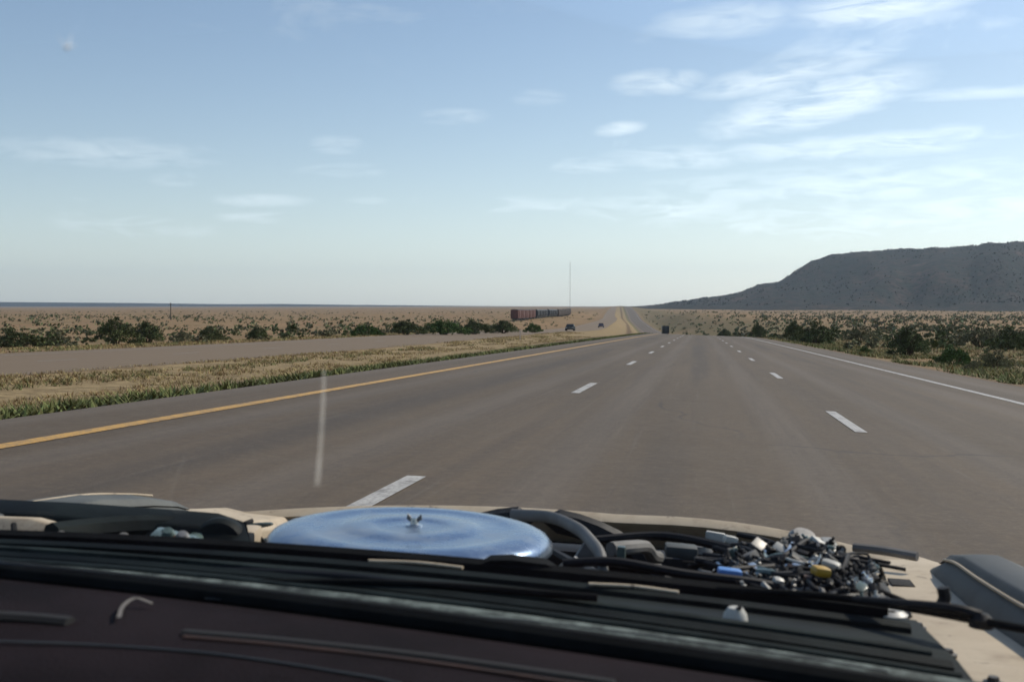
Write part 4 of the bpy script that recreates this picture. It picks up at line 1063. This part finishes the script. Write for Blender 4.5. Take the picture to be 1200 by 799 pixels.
MB().tube([K(16, 614, y=1.35), K(17, 624, y=1.34)], .004, n=6).build('bolt', M_GAP, CAR)
MB().box(K(292, 637, y=1.62), (.03, .06, .05), (0, 0, .2), bev=.008).build('bracket', M_BEIGE, CAR)

# --- cowl between engine bay and windshield
def cowl_z(x, y): return .801 + (1.28 - y) * .045 - .02 * ((x - XC) / .7) ** 2
def bowl(x): return .145 * (x + .6) + .03 * (x + .6) ** 2
def cowl_strip(y0, y1, dz, th, x0=-1.0, x1=.20, n=24, bow=1.0):
    rr = []
    Y0, Y1 = y0, y1
    for k in range(n + 1):
        x = x0 + (x1 - x0) * k / n
        y0, y1 = Y0 - bow * bowl(x), Y1 - bow * bowl(x)
        rr.append([(x, y0, cowl_z(x, y0) + dz), (x, (y0 + y1) / 2, cowl_z(x, (y0 + y1) / 2) + dz + th * .35), (x, y1, cowl_z(x, y1) + dz), (x, y1, cowl_z(x, y1) + dz - th), (x, y0, cowl_z(x, y0) + dz - th)])
    return MB().loft(rr)
rr = []
for k in range(25):
    x = -1.02 + 1.21 * k / 24; y0, y1 = .955 - bowl(x), 1.275 - .45 * bowl(x)
    rr.append([(x, y0, cowl_z(x, y0) - .006), (x, (y0 + y1) / 2, cowl_z(x, (y0 + y1) / 2)), (x, y1, cowl_z(x, y1) - .006), (x, y1, cowl_z(x, y1) - .026), (x, y0, cowl_z(x, y0) - .026)])
cw = MB().loft(rr).build('cowl', M_COWL, CAR)
cowl_strip(1.262, 1.282, .004, .014, -1.0, .16, bow=.45).build('hood_seal', M_SEAL, cw)
cowl_strip(1.205, 1.225, .002, .010, -1.0, .17, bow=.6).build('cowl_rail', M_COWL, cw)
cowl_strip(1.115, 1.135, .001, .010, -1.0, .18).build('cowl_rail', M_COWL, cw)
cowl_strip(1.155, 1.163, .003, .006, -1.0, .17).build('cowl_rail', M_RAIL, cw)
cowl_strip(1.085, 1.090, .002, .005, -.9, .18).build('cowl_rail', M_RAIL, cw)
# hump of the seal in front of the lid
MB().loft([[K(565, 656, y=1.262), K(575, 650, y=1.262), K(600, 649, y=1.262), K(640, 654, y=1.262), K(655, 664, y=1.262)], [K(565, 660, y=1.24), K(575, 656, y=1.24), K(600, 656, y=1.24), K(640, 661, y=1.24), K(655, 668, y=1.24)]]).build('seal_hump', M_SEAL, cw)
# bare beige slits where the paint of the cowl shows
for a in ((432, 661, 542, 673, 1.20), (690, 688, 795, 704, 1.165)):
    p, q = K(a[0], a[1], y=a[4]), K(a[2], a[3], y=a[4])
    p.z = cowl_z(p.x, p.y) + .006; q.z = cowl_z(q.x, q.y) + .006
    MB().tube([p, (p + q) / 2 + Vector((0, .004, .001)), q], .0032, n=8, flat=.6).build('bare_paint_strip', M_BEIGE, cw)
# ribbed trim along the foot of the windshield
tr = None
for k, (y0, y1, dz, th, mt) in enumerate(((1.032, 1.060, .004, .012, M_TRIM), (1.008, 1.030, .006, .012, M_TRIM), (.988, 1.006, .004, .012, M_TRIM), (.968, .986, .001, .012, M_COWL))):
    o = cowl_strip(y0, y1, dz, th, -1.0, .203).build('windshield_trim' if tr is None else 'trim_rib', mt, CAR if tr is None else tr)
    tr = tr or o
# washer nozzle
nz_ = K(862, 712, y=1.085); nz_.z = cowl_z(nz_.x, nz_.y)
wn_ = MB().lathe([(0, 0), (.012, 0), (.011, .006), (.007, .012), (0, .013)], nz_, 16).build('washer_nozzle', M_PLASTICW, CAR)
MB().tube([nz_ + Vector((0, 0, .010)), nz_ + Vector((.004, -.009, .014))], .002, n=6).build('jet', M_WIRE, wn_)
# wipers
def wiper(pa, pb, pc, pd, arm0):
    w = MB().tube([pa, pb, pc], .004, n=8).build('wiper_blade', M_SEAL, CAR)
    MB().tube([arm0, pd, pb], [.006, .004], n=8).build('wiper_arm', M_WIRE, w)
    MB().lathe([(0, 0), (.011, 0), (.011, .008), (.006, .013), (0, .013)], arm0 - Vector((0, 0, .01)), 16).build('pivot', M_WIRE, w)
wiper(K(840, 690, y=1.20), K(1000, 702, y=1.16), K(1230, 742, y=1.05), K(1110, 712, y=1.10), K(1150, 722, y=1.09))
MB().tube([K(1105, 688, y=1.12), K(1107, 700, y=1.12), K(1104, 708, y=1.12)], .006, n=8).build('wiper_clip', M_WIRE, CAR)
wiper(K(300, 682, y=1.09), K(480, 684, y=1.085), K(700, 700, y=1.08), K(400, 676, y=1.12), K(250, 668, y=1.15))

# --- windshield gasket, dashboard
def base_pt(px, y, dz=0): return K(px, 700, y=y)
GZ = lambda x: .828 - .012 * ((x - XC) / .7) ** 2
MB().tube([(x, .957 - bowl(x), GZ(x)) for x in (-1.05, -.85, -.7, -.5, XC, -.15, .0, .1, .2, .3, .42)], .012, n=10).build('windshield_gasket', M_SEAL, CAR)
dash_prof = [(.935, .828), (.90, .832), (.80, .834), (.70, .829), (.62, .818), (.575, .79), (.56, .75), (.56, .55), (.90, .55)]
MB().loft([[(x, y - bowl(x), z - .012 * ((x - XC) / .7) ** 2) for y, z in dash_prof] for x in [-1.02 + k * .06 for k in range(25)]]).build('dashboard', M_DASH, CAR, angle=50)
dsh = CAR.children[-1]
def on_dash(px, py):
    z = .832; p = K(px, py, z=z)
    for _ in range(4):
        z = float(np.interp(p.y + bowl(p.x), [.56, .575, .62, .70, .80, .90, .935], [.75, .79, .818, .829, .834, .832, .828])); p = K(px, py, z=z)
    return p
def dash_line(pts, r, mat, name, lift=0.0):
    return MB().tube([on_dash(*p) + Vector((0, 0, lift)) for p in pts], r, n=6, flat=.5).build(name, mat, dsh)
dash_line([(215, 742), (330, 752), (480, 768), (640, 790), (720, 802)], .006, M_GAP, 'defroster_slot', .0005)
dash_line([(215, 747), (330, 757), (480, 774), (640, 797), (700, 805)], .0022, M_RUST, 'seam', .001)
dash_line([(-10, 722), (40, 725), (82, 729)], .008, M_GAP, 'defroster_slot', .0005)
dash_line([(-10, 752), (120, 757), (260, 768), (420, 792), (470, 802)], .0014, M_DKCAP, 'seam', .001)
dash_line([(240, 702), (420, 713), (640, 731), (900, 765), (1040, 788)], .0012, M_DKCAP, 'seam', .001)

# windshield: laminated pane, with the chip and the smear on it
gm = bpy.data.materials.new('windshield_glass'); gm.use_nodes = True
t = NT(gm.node_tree); t.n.clear()
o_ = t.new('ShaderNodeOutputMaterial'); tr_ = t.new('ShaderNodeBsdfTransparent'); gl_ = t.new('ShaderNodeBsdfGlossy'); mx = t.new('ShaderNodeMixShader'); fr = t.new('ShaderNodeFresnel')
tr_.inputs[0].default_value = (0.975, 0.985, 0.985, 1); gl_.inputs['Roughness'].default_value = 0.0; fr.inputs['IOR'].default_value = 1.45
t.link(t.math('MULTIPLY', fr.outputs[0], 0.10), mx.inputs[0]); t.link(tr_.outputs[0], mx.inputs[1]); t.link(gl_.outputs[0], mx.inputs[2]); t.link(mx.outputs[0], o_.inputs['Surface'])
WB, WT = (.950, .836), (.12, 1.36)           # foot and head of the pane (y, z)
def pane(x, v):
    c = ((x - XC) / .7) ** 2
    bow = .022 * math.sin(math.pi * v)
    return Vector((x * (1 - .09 * v) + XC * .09 * v, WB[0] + (WT[0] - WB[0]) * v - bowl(x) * (1 - .8 * v) + bow * .5, WB[1] + (WT[1] - WB[1]) * v - .012 * c + bow * .85))
xs = [-1.03 + k * .0605 for k in range(25)]; vs_ = [k / 14 for k in range(15)]
nrm = Vector((0, .53, .85)).normalized() * .005
m = MB(); nV = len(vs_)
P1 = [pane(x, v) for x in xs for v in vs_]; P2 = [p + nrm for p in P1]
fs = []
N = len(P1)
for i in range(len(xs) - 1):
    for k in range(nV - 1):
        a = i * nV + k; fs.append((a, a + nV, a + nV + 1, a + 1)); fs.append((N + a, N + a + 1, N + a + nV + 1, N + a + nV))
def edge(i0, k0, i1, k1):
    a, b = i0 * nV + k0, i1 * nV + k1; fs.append((a, b, N + b, N + a))
for i in range(len(xs) - 1): edge(i, 0, i + 1, 0); edge(i, nV - 1, i + 1, nV - 1)
for k in range(nV - 1): edge(0, k, 0, k + 1); edge(len(xs) - 1, k, len(xs) - 1, k + 1)
m.add(P1 + P2, fs)
ws = m.build('windshield', gm, CAR)

def on_glass(px, py):
    d = CAR_I.to_3x3() @ ray(px, py); lo, hi = .05, 1.2
    f = lambda y: None
    best = None
    for k in range(400):                     # march along the sight line to the pane's inner face
        s = .08 + k * .0028; p = _c0 + d * s
        v = (WB[0] - bowl(p.x) - p.y) / (WB[0] - WT[0] - .8 * bowl(p.x)); v = max(0, min(1, v))
        q = pane(p.x, v); 
        if p.z < .5: break
        e_ = abs((p - q).dot(nrm.normalized()))
        if best is None or e_ < best[0]: best = (e_, p.copy())
    return best[1] - nrm * .15
sm_m = bpy.data.materials.new('dried_smear'); sm_m.use_nodes = True
t = NT(sm_m.node_tree); t.n.clear()
o_ = t.new('ShaderNodeOutputMaterial'); tr_ = t.new('ShaderNodeBsdfTransparent'); df = t.new('ShaderNodeBsdfTranslucent'); mx = t.new('ShaderNodeMixShader')
df.inputs[0].default_value = (.55, .52, .46, 1); tc = t.new('ShaderNodeTexCoord')
t.link(t.math('MULTIPLY', t.ramp(t.noise(tc.outputs['Object'], 40, 3), .05, .6), .15), mx.inputs[0]); t.link(tr_.outputs[0], mx.inputs[1]); t.link(df.outputs[0], mx.inputs[2]); t.link(mx.outputs[0], o_.inputs['Surface'])
pts = [on_glass(380, 432), on_glass(379, 470), on_glass(376, 520), on_glass(372, 568)]
MB().tube(pts, [.0009, .0022], n=6, flat=.2).build('smear', sm_m, ws)
ch_m = bpy.data.materials.new('stone_chip'); ch_m.use_nodes = True
t = NT(ch_m.node_tree); t.n.clear()
o_ = t.new('ShaderNodeOutputMaterial'); tr_ = t.new('ShaderNodeBsdfTransparent'); df = t.new('ShaderNodeBsdfTranslucent'); mx = t.new('ShaderNodeMixShader'); mx.inputs[0].default_value = .7
df.inputs[0].default_value = (.85, .88, .9, 1); t.link(tr_.outputs[0], mx.inputs[1]); t.link(df.outputs[0], mx.inputs[2]); t.link(mx.outputs[0], o_.inputs['Surface'])
c = on_glass(80, 55)
MB().lathe([(0, 0), (.0011, 0), (.0013, .0003), (.0007, .0006), (0, .0006)], c, 12, (1.0, 0, 0)).build('chip', ch_m, ws)
for (px, py) in ((66, 38), (86, 34), (72, 52), (92, 50)):
    MB().tube([c, c + (on_glass(px, py) - c) * .8], [.0003, .00012], n=4).build('chip_crack', ch_m, ws)

# loose scraps on the dashboard
M_PAPER = material('scrap_paper', (0.16, 0.145, 0.13), 0.8)
def scrap(pts, w, name, label):
    P = smooth_path([on_dash(px, py) + Vector((0, 0, .0035 + h)) for px, py, h in pts], 5)
    e = P[0].copy(); m = MB(); vs = []; n = len(P)
    for i, p in enumerate(P):
        d = (P[min(i + 1, n - 1)] - P[max(0, i - 1)]).normalized(); a = Vector((0, 0, 1)).cross(d).normalized() * w
        vs.append([p - a, p + a, p + a + Vector((0, 0, .0008)), p - a + Vector((0, 0, .0008))])
    m.loft(vs)
    o = m.build(name, M_PAPER); o.matrix_world = CAR_M
    return tag(o, label, 'scrap')
scrap([(139, 729, 0), (144, 718, .002), (158, 710, .003), (178, 712, .0)], .0016, 'paper_scrap', 'small curled pale paper strip at the left of the dark dashboard')

# ------------------------------------------------------------------ dusty summer air
hz = bpy.data.materials.new('pale_dusty_air'); hz.use_nodes = True
t = NT(hz.node_tree); t.n.clear()
o = t.new('ShaderNodeOutputMaterial'); v = t.new('ShaderNodeVolumePrincipled')
v.inputs['Color'].default_value = (0.66, 0.83, 1.0, 1); v.inputs['Density'].default_value = 0.00006; v.inputs['Anisotropy'].default_value = 0.35
t.link(v.outputs[0], o.inputs['Volume'])
zs = [vv.co.z for ob in (ground,) for vv in ob.data.vertices]
z0, z1 = min(zs) - 30, 330.0
haze = MB().box((0, 4750, (z0 + z1) / 2), (18400, 10800, z1 - z0)).build('haze', hz, smooth=False)
tag(haze, 'thin pale haze fading the mesa and far plain', 'haze', kind='stuff')
